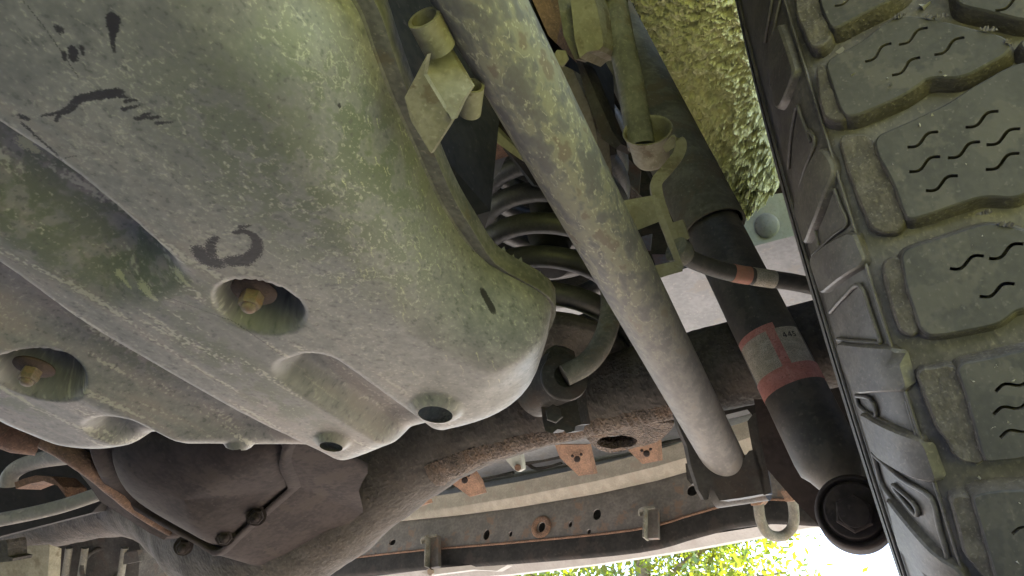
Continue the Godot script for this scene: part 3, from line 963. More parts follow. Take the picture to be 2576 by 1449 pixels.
func arm_texture() -> StandardMaterial3D:      # growth and chipped paint near the front end, plain grey towards the axle
	var w := 512
	var h := 1900
	var a := noise_bytes(401, 0.010, w, h, 5)
	var b := noise_bytes(402, 0.035, w, h, 4)
	var e := noise_bytes(403, 0.09, w, h, 3)
	var grey := b3(Color(0.100, 0.098, 0.096))
	var pale := b3(Color(0.152, 0.148, 0.141))
	var moss := b3(Color(0.190, 0.185, 0.130))
	var lime := b3(Color(0.33, 0.32, 0.235))
	var rust := b3(Color(0.128, 0.104, 0.082))
	var dark := b3(Color(0.095, 0.090, 0.088))
	var out := PackedByteArray()
	out.resize(w * h * 3)
	var hm := PackedByteArray()
	hm.resize(w * h)
	for j in h:
		var v := float(j) / h * 1.35 - 0.35
		var top := 1.0 - smoothstep(0.30, 0.62, v)
		for i in w:
			var q := j * w + i
			var va := a[q] / 255.0
			var vb := b[q] / 255.0
			var ve := e[q] / 255.0
			var m := smoothstep(0.3, 0.7, va * 0.5 + vb * 0.35 + ve * 0.15)
			var ms := top * smoothstep(0.40, 0.62, va * 0.6 + vb * 0.4) * 0.8
			var edge := smoothstep(0.028, 0.0, absf(va - 0.55)) * smoothstep(0.40, 0.55, ve) * lerpf(0.15, 0.8, top)
			var fl := smoothstep(0.66, 0.74, ve * 0.6 + vb * 0.4) * lerpf(0.10, 0.7, top)
			var ru := smoothstep(0.68, 0.76, va * 0.85 + vb * 0.15) * lerpf(0.25, 0.9, top)
			var dk := smoothstep(0.36, 0.28, va * 0.7 + ve * 0.3) * lerpf(0.3, 0.8, top)
			for k in 3:
				var c: float = lerpf(grey[k], pale[k], m)
				c = lerpf(c, moss[k], ms)
				c = lerpf(c, dark[k], dk)
				c = lerpf(c, rust[k], ru)
				c = lerpf(c, lime[k], maxf(edge, fl))
				out[q * 3 + k] = int(c)
			hm[q] = int(clampf(vb * 70.0 + 90.0 * maxf(edge, fl) + 50.0 * ms, 0, 255))
	var m := StandardMaterial3D.new()
	m.albedo_texture = ImageTexture.create_from_image(Image.create_from_data(w, h, false, Image.FORMAT_RGB8, out))
	m.heightmap_enabled = true
	m.heightmap_texture = ImageTexture.create_from_image(Image.create_from_data(w, h, false, Image.FORMAT_L8, hm))
	m.heightmap_scale = 0.05
	m.roughness = 0.7
	return m

func strap(s: Shape, pts: PackedVector3Array, wide: float, thick: float, side: Vector3) -> void:    # a flat bar bent along pts
	var rows := [[], [], [], []]
	for i in pts.size():
		var d := (pts[mini(i + 1, pts.size() - 1)] - pts[maxi(i - 1, 0)]).normalized()
		var x := (side - d * side.dot(d)).normalized()
		var n := d.cross(x)
		var k := 0
		for q in [[-1, -1], [1, -1], [1, 1], [-1, 1]]:
			rows[k].append(pts[i] + x * wide / 2 * q[0] + n * thick / 2 * q[1]); k += 1
	for k in 4: s.grid([PackedVector3Array(rows[k]), PackedVector3Array(rows[(k + 1) % 4])])
	for i in [0, -1]: s.quad(rows[0][i], rows[1][i], rows[2][i], rows[3][i])

func build_shock() -> void:
	var lo := at(2140, 1268, 0.580)
	var hi := at(1500, -20, 0.97)
	var d := (hi - lo).normalized()
	var len := hi.distance_to(lo)
	var along := func(px, py):     # how far up the damper a measured point lies
		var r := ray(px, py)
		var best := 0.0
		var err := 1e9
		for k in 400:
			var p: Vector3 = lo + d * len * k / 400.0
			var e := (p - EYE).normalized().cross(r.normalized()).length()
			if e < err:
				err = e; best = len * k / 400.0
		return best
	var t := thing("shock_absorber", "black shock absorber with a red and cream label beside the tyre", "shock absorber", lo)
	var l0: float = along.call(2088, 1150)
	var l1: float = along.call(1990, 985)
	var l2: float = along.call(1974, 953)
	var l3: float = along.call(1941, 867)
	var l4: float = along.call(1938, 856)
	var c0: float = along.call(1800, 578)
	var r := 0.0265
	var s := Shape.new()
	lathe(s, lo, d, [Vector2(0.0, l0 - 0.028), Vector2(0.014, l0 - 0.026), Vector2(0.021, l0 - 0.012), Vector2(0.0255, l0 - 0.006), Vector2(r, l0 + 0.004), Vector2(r, l1), Vector2(r, (l1 + c0) / 2), Vector2(r, c0 + 0.05)], 48)
	part("damper_body", s, M.shock, t)
	# printed label: a red band, cream fields and red bars between them
	s = Shape.new()
	lathe(s, lo, d, [Vector2(r + 0.0004, l1 - 0.002), Vector2(r + 0.0004, l2)], 64)
	part("label_red_band", s, M.red, t)
	var b := frame_of(d)
	var eye_dir := (EYE - (lo + d * l3))
	eye_dir = (eye_dir - d * eye_dir.dot(d)).normalized()
	var side := d.cross(eye_dir)
	var arc := func(a0: float, a1: float, h0: float, h1: float, rr: float) -> Shape:
		var q := Shape.new()
		var r0 := PackedVector3Array()
		var r1 := PackedVector3Array()
		for k in 17:
			var a := lerpf(a0, a1, k / 16.0)
			var v: Vector3 = (eye_dir * cos(a) + side * sin(a)) * rr
			r0.append(lo + v + d * h0); r1.append(lo + v + d * h1)
		q.grid([r0, r1])
		return q
	var sgn := 1.0 if side.x > 0 else -1.0
	part("label_field", arc.call(-1.25 * sgn, 0.02 * sgn, l2 - 0.001, l3 + 0.002, r + 0.0003), M.paper, t)
	part("label_bar", arc.call(0.02 * sgn, 0.30 * sgn, l2 - 0.001, l4 + 0.002, r + 0.0004), M.red, t)
	part("label_field", arc.call(0.30 * sgn, 1.22 * sgn, l2 - 0.001, l3 + 0.002, r + 0.0003), M.paper, t)
	part("label_bar", arc.call(-1.3 * sgn, 0.34 * sgn, l3 + 0.002, l4 + 0.003, r + 0.0004), M.red, t)
	# a few stamped dark characters on the cream field
	s = Shape.new()
	for q in [["4", 0.0], ["4", 0.007], ["5", 0.014]]:
		var tm := TextMesh.new()
		tm.text = q[0]
		tm.font_size = 16
		tm.pixel_size = 0.00042
		tm.depth = 0.0004
		var o := MeshInstance3D.new()
		o.mesh = tm
		tm.material = M.shock
		o.name = "label_digit" if q[1] == 0.0 else "label_digit_%03d" % int(q[1] * 1000 / 7)
		t.add_child(o)
		var ang: float = (0.52 + q[1] * 26.0) * sgn
		var nn: Vector3 = eye_dir * cos(ang) + side * sin(ang)
		var xx: Vector3 = d.cross(nn).normalized()
		o.transform = Transform3D(Basis(xx, d, nn), nn * (r + 0.0006) + d * (l3 - 0.006))
	# dust cover
	s = Shape.new()
	var rc := 0.0325
	lathe(s, lo, d, [Vector2(rc - 0.003, c0 + 0.003), Vector2(rc - 0.002, c0), Vector2(rc, c0 + 0.001), Vector2(rc, c0 + 0.1), Vector2(rc, c0 + 0.2), Vector2(rc, len + 0.1)], 48)
	part("dust_cover", s, M.cover, t)
	# lower eye, seen end on
	var ec := at(2148, 1286, 0.515)
	var ax := Vector3(0.10, -0.12, 1.0).normalized()
	ax = (ax * 0.75 + (EYE - ec).normalized() * 0.35).normalized()
	s = Shape.new()
	lathe(s, ec, ax, [Vector2(0.0, -0.034), Vector2(0.023, -0.034), Vector2(0.0256, -0.030), Vector2(0.0256, -0.002), Vector2(0.0237, 0.002), Vector2(0.0220, 0.0015), Vector2(0.0211, -0.002), Vector2(0.0202, -0.002), Vector2(0.0194, 0.003)], 48)
	part("lower_eye", s, M.carrier, t)
	s = Shape.new()
	lathe(s, ec, ax, [Vector2(0.0194, 0.0), Vector2(0.0191, 0.0042), Vector2(0.0177, 0.0055), Vector2(0.0, 0.0055)], 40)
	part("washer", s, M.carrier, t)
	s = Shape.new()
	hexagon(s, ec + ax * 0.006 + Vector3(0, -0.003, 0), ax, 0.0129, 0.0070, 0.2)
	lathe(s, ec + ax * 0.0135 + Vector3(0, -0.003, 0), ax, [Vector2(0.0100, 0.0), Vector2(0.0095, 0.0012), Vector2(0.0, 0.0016)], 24)
	part("bolt_head", s, M.carrier, t)

func build_axle() -> void:
	var t := thing("rear_axle", "rusty brown axle housing across the picture with a bulging middle", "axle", Vector3(-0.77, 0.45, -0.64))
	var s := Shape.new()
	var pts := []
	var rad := []
	var nz := FastNoiseLite.new()
	nz.seed = 9
	nz.frequency = 1.0
	for k in 221:
		var x := lerpf(-1.5, -0.03, k / 220.0)
		var u := absf(x + 0.77)
		var side := 1.0 if x > -0.77 else 0.92
		var r := 0.0415
		var prof := [[0.0, 0.166], [0.07, 0.158], [0.14, 0.133], [0.19, 0.102], [0.235, 0.076], [0.28, 0.058], [0.33, 0.0465], [0.40, 0.0415], [1.2, 0.0415]]
		for i in prof.size() - 1:
			if u >= prof[i][0] and u <= prof[i + 1][0]:
				r = lerpf(prof[i][1], prof[i + 1][1], smoothstep(0, 1, (u - prof[i][0]) / (prof[i + 1][0] - prof[i][0])) * 0.4 + 0.6 * (u - prof[i][0]) / (prof[i + 1][0] - prof[i][0]))
		pts.append(Vector3(x, 0.45, -0.64)); rad.append(r)
	var rows := []
	for i in pts.size():
		var row := PackedVector3Array()
		for k in 56:
			var a := TAU * k / 56
			var sq := 1.0 if rad[i] < 0.045 else lerpf(1.0, 0.62, smoothstep(0.045, 0.12, rad[i]))
			var p: Vector3 = pts[i] + Vector3(0, cos(a) * rad[i], sin(a) * rad[i] * sq)
			var pit := nz.get_noise_3d(p.x * 90.0, p.y * 90.0, p.z * 90.0) * 0.0011 + nz.get_noise_3d(p.x * 30.0, p.y * 30.0, p.z * 30.0) * 0.0010
			row.append(p + (p - pts[i]).normalized() * pit)
		rows.append(row)
	s.grid(rows, true)
	part("housing", s, M.axle, t)
	# crusted lower seam
	s = Shape.new()
	rows = []
	for k in 161:
		var x := lerpf(-0.50, -0.205, k / 160.0)
		var i := int((x + 1.5) / 1.47 * 220)
		var r: float = rad[i]
		var row := PackedVector3Array()
		for q in [[-0.35, 0.99], [-0.42, 1.05], [-0.50, 1.11], [-0.62, 1.12], [-0.72, 1.05], [-0.78, 0.98]]:
			var a: float = PI * (0.5 - q[0]) - PI * 0.5
			var dir := Vector3(0, -sin(PI * 0.5 * (0.35 + (-q[0]))), cos(PI * 0.5 * (0.35 + (-q[0]))))
			var p: Vector3 = Vector3(x, 0.45, -0.64) + dir * (r * (1.0 + (q[1] - 1.0) * (0.7 + 0.6 * nz.get_noise_1d(x * 160.0))) + 0.001 * nz.get_noise_2d(x * 400.0, q[0] * 30.0))
			row.append(p)
		rows.append(row)
	s.grid(rows)
	part("rust_seam", s, M.crust, t)
	# shelf with an oval hole under the tube
	s = Shape.new()
	var o2 := PackedVector2Array()
	for p in [[1470, 1100], [1530, 1085], [1640, 1062], [1698, 1060], [1692, 1085], [1660, 1112], [1640, 1120], [1560, 1138], [1530, 1142], [1495, 1130]]:
		var q := on_y(p[0], p[1], 0.408)
		o2.append(Vector2(q.x, q.z))
	var hc := on_y(1552, 1112, 0.408)
	var he := on_y(1603, 1108, 0.408)
	var hb := on_y(1556, 1130, 0.408)
	var hole := ellipse2(Vector2(hc.x, hc.z), Vector2(he.x - hc.x, he.z - hc.z).length(), Vector2(hb.x - hc.x, hb.z - hc.z).length() * 0.9, Vector2(he.x - hc.x, he.z - hc.z).angle(), 24)
	plate(s, round_poly(o2, 1), [hole], 0.006, 0.020, 0.002, func(p, h): return Vector3(p.x, 0.408 - h + 0.0012 * nz.get_noise_2d(p.x * 300.0, p.y * 300.0), p.y))
	part("shelf", s, M.crust, t)
	# differential carrier bolted to the middle
	s = Shape.new()
	var front := [[215, 1060], [238, 1165], [290, 1248], [400, 1318], [500, 1372], [551, 1399], [600, 1358], [660, 1304], [738, 1236], [748, 1218], [725, 1160], [700, 1060]]
	var dep := [0.70, 0.735, 0.80, 0.815, 0.82, 0.82, 0.80, 0.785, 0.765, 0.75, 0.70, 0.66]
	var face := PackedVector3Array()
	var inn := PackedVector3Array()
	var back := PackedVector3Array()
	for i in front.size():
		var p := at(front[i][0], front[i][1], dep[i])
		face.append(p)
	var mid := Vector3.ZERO
	for p in face: mid += p
	mid /= face.size()
	for p in face:
		back.append(p + Vector3(0, 0.008, -0.10))
	var loop2 := smooth_path(Array(face) + [face[0]], 4)
	loop2.remove_at(loop2.size() - 1)
	var loopb := PackedVector3Array()
	for p in loop2: loopb.append(p + Vector3(0, 0.008, -0.10))
	var lip := Vector3(0.03, -0.45, 0.89)
	var ring := func(f: float, up: float) -> PackedVector3Array:
		var o := PackedVector3Array()
		for p in loop2: o.append(p.lerp(mid, f) + lip * (up + 0.0012 * nz.get_noise_3d(p.x * 25.0, p.y * 25.0, f * 30.0)))
		for it in int(f * 22.0):
			var c := PackedVector3Array(o)
			for i in o.size(): o[i] = (c[(i + o.size() - 1) % o.size()] + c[i] * 2.0 + c[(i + 1) % o.size()]) / 4.0
		return o
	s.grid([loopb, ring.call(0.0, -0.004)], true)
	s.grid([ring.call(0.0, -0.004), ring.call(0.01, 0.002), ring.call(0.03, 0.004), ring.call(0.085, 0.004), ring.call(0.10, 0.001), ring.call(0.115, -0.006)], true)
	var dome := []
	for q in [[0.115, -0.006], [0.15, -0.004], [0.20, 0.004], [0.27, 0.011], [0.36, 0.017], [0.46, 0.022], [0.58, 0.026], [0.72, 0.029], [0.86, 0.031], [1.0, 0.032]]: dome.append(ring.call(q[0], q[1]))
	s.grid(dome, true)
	part("carrier", s, M.carrier, t)
	# flange plate on the carrier's left
	s = Shape.new()
	var fl := [[115, 1104], [150, 1128], [205, 1165], [300, 1240], [360, 1296], [425, 1346], [412, 1358], [375, 1340], [300, 1292], [252, 1262], [222, 1218], [178, 1165], [128, 1128]]
	var fd := [0.76, 0.765, 0.77, 0.815, 0.84, 0.865, 0.868, 0.86, 0.845, 0.835, 0.82, 0.79, 0.765]
	var q0 := PackedVector3Array()
	var q1 := PackedVector3Array()
	for i in fl.size():
		q0.append(at(fl[i][0], fl[i][1], fd[i])); q1.append(at(fl[i][0], fl[i][1], fd[i]) + Vector3(0.01, 0.012, -0.03))
	s.grid([q0, q1], true)
	s.fan(q0)
	part("carrier_flange", s, M.carrier, t)
	s = Shape.new()
	tube(s, smooth_path([at(112, 1105, 0.75), at(160, 1130, 0.753), at(215, 1168, 0.758), at(290, 1235, 0.79), at(355, 1292, 0.82), at(428, 1342, 0.85)], 5), [0.010, 0.010, 0.010, 0.010, 0.010, 0.010, 0.010, 0.010, 0.010, 0.010, 0.0095, 0.009, 0.0085, 0.008, 0.008, 0.0075, 0.007, 0.007, 0.0065, 0.006, 0.0055, 0.005, 0.0045, 0.004, 0.0035, 0.003], 14)
	part("rusty_flange_edge", s, M.rust, t)
	# nuts round the flange
	for q in [[462, 1373, 0.845], [567, 1347, 0.795], [645, 1296, 0.775]]:
		var c := at(q[0], q[1], q[2])
		var nrm := (EYE - c).normalized() + Vector3(0.25, -0.5, 0.2)
		s = Shape.new()
		lathe(s, c, nrm, [Vector2(0.0105, -0.004), Vector2(0.0105, 0.0025), Vector2(0.0, 0.0025)], 20, true)
		hexagon(s, c + nrm.normalized() * 0.0025, nrm, 0.0078, 0.007)
		lathe(s, c + nrm.normalized() * 0.009, nrm, [Vector2(0.0045, 0.0), Vector2(0.0043, 0.005), Vector2(0.0, 0.006)], 14)
		part("flange_nut", s, M.carrier, t)
	# trailing-arm bracket: plates either side of the arm's end
	s = Shape.new()
	var lp := [[1694, 1010], [1708, 1075], [1728, 1122], [1738, 1170], [1758, 1234], [1772, 1258], [1782, 1256], [1788, 1215], [1774, 1170], [1745, 1115], [1716, 1040]]
	slab(s, lp, 0.70, Vector3(-0.004, 0.002, -0.002), 0.0)
	part("bracket_plate", s, M.steel, t)
	s = Shape.new()
	slab(s, [[1896, 1040], [1908, 1100], [1917, 1170], [1930, 1243], [1921, 1246], [1896, 1150], [1880, 1060]], 0.70, Vector3(0.004, 0.002, -0.002), 0.0)
	part("bracket_plate", s, M.steel, t)
	s = Shape.new()
	slab(s, [[1770, 1160], [1786, 1215], [1810, 1260], [1868, 1252], [1925, 1242], [1917, 1180], [1900, 1130], [1884, 1134], [1872, 1152], [1850, 1174], [1824, 1180], [1798, 1172], [1780, 1152]], 0.700, Vector3(0, 0.01, -0.03), 0.0)
	part("bracket_base", s, M.steel, t)
	s = Shape.new()
	slab(s, [[1724, 1166], [1742, 1164], [1752, 1215], [1738, 1218], [1728, 1205]], 0.74, Vector3(0, 0.004, -0.014), 0.0)
	part("bolt_end", s, M.steel, t)
	# dark upper shelf running out behind the damper, and the plate that carries the damper
	s = Shape.new()
	slab(s, [[1742, 838], [1815, 815], [2085, 745], [2130, 930], [2160, 1120], [2010, 1180], [1880, 1030], [1760, 1060]], 0.84, Vector3(0, 0.01, -0.03), 0.0)
	part("backing_plate", s, M.dark, t)
	s = Shape.new()
	slab(s, [[1868, 880], [1890, 965], [1910, 1090], [1930, 1180], [1992, 1252], [2050, 1312], [2104, 1368], [2140, 1340], [2120, 1200], [2010, 1080], [1930, 900]], 0.70, Vector3(0, 0.01, -0.02), 0.0)
	part("damper_bracket", s, M.carrier, t)

# a plate seen as the measured outline at distance d, with its far face moved by off
func slab(s: Shape, px: Array, d: float, off: Vector3, slope := 0.0) -> void:
	var o := PackedVector2Array()
	for p in px: o.append(Vector2(p[0], -p[1]))
	var tr := Geometry2D.triangulate_polygon(o)
	var f := PackedVector3Array()
	for p in px: f.append(at(p[0], p[1], d + slope * (p[1] - px[0][1])))
	for i in range(0, tr.size(), 3):
		s.tri(f[tr[i]], f[tr[i + 1]], f[tr[i + 2]])
		s.tri(f[tr[i]] + off, f[tr[i + 2]] + off, f[tr[i + 1]] + off)
	for i in f.size():
		var j := (i + 1) % f.size()
		s.quad(f[i], f[j], f[j] + off, f[i] + off)

func build_spring() -> void:
	var c := Vector3(-0.345, 0.0, -0.610)
	var t := thing("coil_spring", "dark grey coil spring standing between tank shield and control arm", "spring", c + Vector3(0, 0.5, 0))
	var s := Shape.new()
	var pts := []
	for k in 361:
		var a := TAU * k / 45.0 - 0.4
		pts.append(c + Vector3(cos(a) * 0.088, 0.505 + 0.048 * k / 45.0, sin(a) * 0.088))
	tube(s, pts, 0.0122, 18)
	part("coil", s, M.spring, t)
	s = Shape.new()
	lathe(s, c + Vector3(0, 0.49, 0), Vector3.UP, [Vector2(0.03, -0.03), Vector2(0.088, -0.012), Vector2(0.09, 0.0), Vector2(0.085, 0.006), Vector2(0.03, 0.008)], 40)
	part("lower_seat", s, M.axle, t)
	s = Shape.new()
	lathe(s, c + Vector3(0, 0.62, 0), Vector3.UP, [Vector2(0.0, 0.0), Vector2(0.022, 0.0), Vector2(0.028, 0.012), Vector2(0.022, 0.03), Vector2(0.03, 0.05), Vector2(0.024, 0.08), Vector2(0.03, 0.10), Vector2(0.03, 0.35)], 28)
	part("bump_stop", s, M.dark, t)
	s = Shape.new()
	lathe(s, c + Vector3(0, 0.90, 0), Vector3.UP, [Vector2(0.03, 0.01), Vector2(0.09, 0.0), Vector2(0.11, 0.01), Vector2(0.11, 0.05)], 40)
	part("upper_seat", s, M.dark, t)

func build_sway_bar() -> void:
	var t := thing("stabiliser_bar", "grey bent stabiliser bar end curving down in front of the coil spring", "stabiliser bar", at(1425, 945, 0.68))
	var s := Shape.new()
	tube(s, smooth_path([at(1500, 560, 0.80), at(1528, 680, 0.76), at(1537, 775, 0.725), at(1518, 855, 0.70), at(1478, 912, 0.685), at(1420, 945, 0.68)], 7), 0.0102, 24)
	part("bar", s, M.dusty, t)
	t = thing("bar_mount", "dark bushing and bolted clamp holding the bent stabiliser bar on the axle", "bushing clamp", at(1400, 1000, 0.69))
	s = Shape.new()
	var c := at(1421, 948, 0.685)
	lathe(s, c, (at(1440, 925, 0.66) - c), [Vector2(0.0, -0.006), Vector2(0.021, -0.006), Vector2(0.0225, -0.003), Vector2(0.0215, 0.002), Vector2(0.011, 0.0035)], 32)
	part("bushing_lip", s, M.steel, t)
	s = Shape.new()
	tube(s, smooth_path([at(1425, 935, 0.70), at(1395, 955, 0.71), at(1340, 990, 0.73)], 4), 0.0245, 28)
	part("bushing", s, M.steel, t)
	s = Shape.new()
	slab(s, [[1340, 1000], [1360, 1012], [1365, 1060], [1372, 1085], [1390, 1090], [1402, 1080], [1418, 1082], [1424, 1090], [1444, 1085], [1448, 1072], [1462, 1068], [1450, 1000], [1440, 950], [1420, 880], [1395, 868], [1375, 880], [1350, 920]], 0.705, Vector3(0, 0.01, -0.02), -0.0001)
	part("clamp", s, M.steel, t)
	s = Shape.new()
	hexagon(s, at(1394, 1042, 0.688), at(1394, 1010, 0.60) - at(1394, 1042, 0.688), 0.0085, 0.006)
	part("clamp_bolt", s, M.steel, t)

func build_brackets() -> void:
	# tank strap hanger
	var t := thing("tank_strap_hanger", "folded tan steel hanger with rolled loops at the shield's right edge", "hanger", at(1100, 240, 0.38))
	var s := Shape.new()
	slab(s, [[1077, 131], [1117, 100], [1187, 218], [1165, 252], [1143, 300], [1137, 301], [1065, 186]], 0.342, Vector3(0, 0.003, -0.002), -0.00006)
	part("upper_leaf", s, M.tan, t)
	s = Shape.new()
	slab(s, [[1018, 245], [1075, 136], [1066, 188], [1136, 303], [1131, 312], [1084, 386], [1034, 304]], 0.328, Vector3(0, 0.003, -0.002), 0.00014)
	part("lower_leaf", s, M.tan, t)
	s = Shape.new()
	var a := at(1066, 44, 0.325)
	var b := at(1106, 122, 0.337)
	loop_tube(s, a, b, 0.0076, 0.0060)
	part("rolled_loop", s, M.tan, t)
	s = Shape.new()
	loop_tube(s, at(1190, 215, 0.352), at(1182, 284, 0.365), 0.0055, 0.0042)
	part("rolled_loop", s, M.tan, t)
	# clamp block above the control arm
	t = thing("mounting_block", "squarish tan steel clamp block at the top edge between two tubes", "clamp", at(1470, 70, 0.6))
	s = Shape.new()
	slab(s, [[1434, -10], [1488, -20], [1502, 20], [1518, 105], [1516, 116], [1506, 126], [1478, 130], [1458, 146], [1446, 100]], 0.58, Vector3(0.004, 0.022, -0.03), 0.0)
	part("block_face", s, M.tan, t)
	s = Shape.new()
	slab(s, [[1402, -10], [1432, -20], [1440, 60], [1455, 148], [1446, 150], [1418, 90]], 0.592, Vector3(0.004, 0.006, -0.01), 0.0)
	part("side_plate", s, M.dusty, t)
	s = Shape.new()
	hexagon(s, at(1410, 146, 0.60), at(1410, 150, 0.55) - at(1410, 146, 0.6), 0.007, 0.008)
	part("nut", s, M.tan, t)
	s = Shape.new()
	slab(s, [[1448, 146], [1462, 150], [1500, 240], [1540, 330], [1562, 362], [1548, 374], [1515, 350], [1475, 240]], 0.62, Vector3(0.003, 0.01, -0.02), 0.0001)
	part("rail_edge", s, M.steel, t)
	s = Shape.new()
	slab(s, [[1408, 160], [1440, 175], [1480, 260], [1500, 330], [1512, 440], [1470, 420], [1420, 250]], 0.66, Vector3(0.003, 0.01, -0.02), 0.0001)
	part("rail_web", s, M.tan, t)
	# rod in a flared cup, with the strip that carries both
	t = thing("rod_and_cup", "straight dusty rod whose lower end sits in a flared metal cup", "rod", at(1632, 330, 0.58))
	s = Shape.new()
	tube(s, [at(1541, -20, 0.615), at(1560, 90, 0.605), at(1584, 200, 0.595), at(1614, 370, 0.58)], 0.0108, 28)
	part("rod", s, M.dusty, t)
	s = Shape.new()
	tube(s, [at(1532, -60, 0.612), at(1541, 8, 0.610)], 0.0128, 28)
	part("rod_cap", s, M.tan, t)
	s = Shape.new()
	var c0 := at(1632, 348, 0.575)
	var cd := (at(1606, 190, 0.60) - at(1640, 420, 0.578)).normalized()
	cd = (cd * 0.68 + (EYE - c0).normalized() * 0.73).normalized()
	lathe(s, c0, cd, [Vector2(0.0, -0.022), Vector2(0.0125, -0.022), Vector2(0.0145, -0.018), Vector2(0.0155, -0.004), Vector2(0.0185, 0.006), Vector2(0.0192, 0.0075), Vector2(0.0186, 0.0085), Vector2(0.0172, 0.007), Vector2(0.0145, -0.004), Vector2(0.0135, -0.018), Vector2(0.0, -0.019)], 40)
	part("flared_cup", s, M.tan, t)
	s = Shape.new()
	strap(s, smooth_path([at(1668, 372, 0.565), at(1700, 352, 0.562), at(1712, 362, 0.56), at(1706, 390, 0.558), at(1680, 424, 0.553), at(1653, 456, 0.548), at(1652, 486, 0.542), at(1668, 540, 0.535), at(1692, 604, 0.53), at(1712, 668, 0.525)], 5), 0.0085, 0.003, (at(1700, 400, 0.55) - at(1670, 396, 0.55)).normalized())
	part("bent_strip", s, M.tan, t)
	s = Shape.new()
	slab(s, [[1690, 560], [1716, 552], [1724, 572], [1732, 598], [1716, 610], [1700, 590]], 0.535, Vector3(0, 0.003, -0.004), 0.0)
	part("strip_tab", s, M.tan, t)
	# hose with painted bands
	t = thing("brake_hose", "black brake hose with a faded red band and a tan band beside the tyre", "hose", at(1712, 640, 0.53))
	var hp := smooth_path([at(1706, 632, 0.524), at(1742, 654, 0.53), at(1795, 674, 0.536), at(1850, 688, 0.54), at(1920, 699, 0.545), at(1990, 709, 0.55), at(2050, 722, 0.56), at(2110, 740, 0.57)], 8)
	s = Shape.new()
	tube(s, hp, 0.0064, 24)
	part("hose", s, M.shock, t)
	for q in [[1848, 1880, M.salmon, "faded red painted band"], [1903, 1940, M.paper, "tan painted band"]]:
		s = Shape.new()
		var seg := []
		for p in hp:
			var cc := AX * (p - EYE).x + AY * 0.0
			var v: Vector3 = p - EYE
			var x := 1288.0 + FOCAL * Vector3(AX.x, AY.x, AZ.x).dot(v) / -Vector3(AX.z, AY.z, AZ.z).dot(v)
			if x > q[0] - 12 and x < q[1] + 8: seg.append(p)
		tube(s, seg, 0.0067, 24)
		part("painted_band", s, q[2], t).set_meta("label", q[3])
	s = Shape.new()
	tube(s, [at(1700, 626, 0.522), at(1716, 638, 0.525), at(1726, 645, 0.527)], [0.0095, 0.0095, 0.0075], 20)
	part("hose_fitting", s, M.dusty, t)

func loop_tube(s: Shape, a: Vector3, b: Vector3, ro: float, ri: float) -> void:
	var d := b - a
	lathe(s, a, d, [Vector2(ri, 0.012), Vector2(ri, 0.0), Vector2(ro, 0.0), Vector2(ro, d.length()), Vector2(0.0, d.length())], 28, true)

# ---------------------------------------------------------------- behind the axle
func z5(x: float, y: float) -> Array: return [856.0 + x * 0.5018, 722.0 + y * 0.5018]

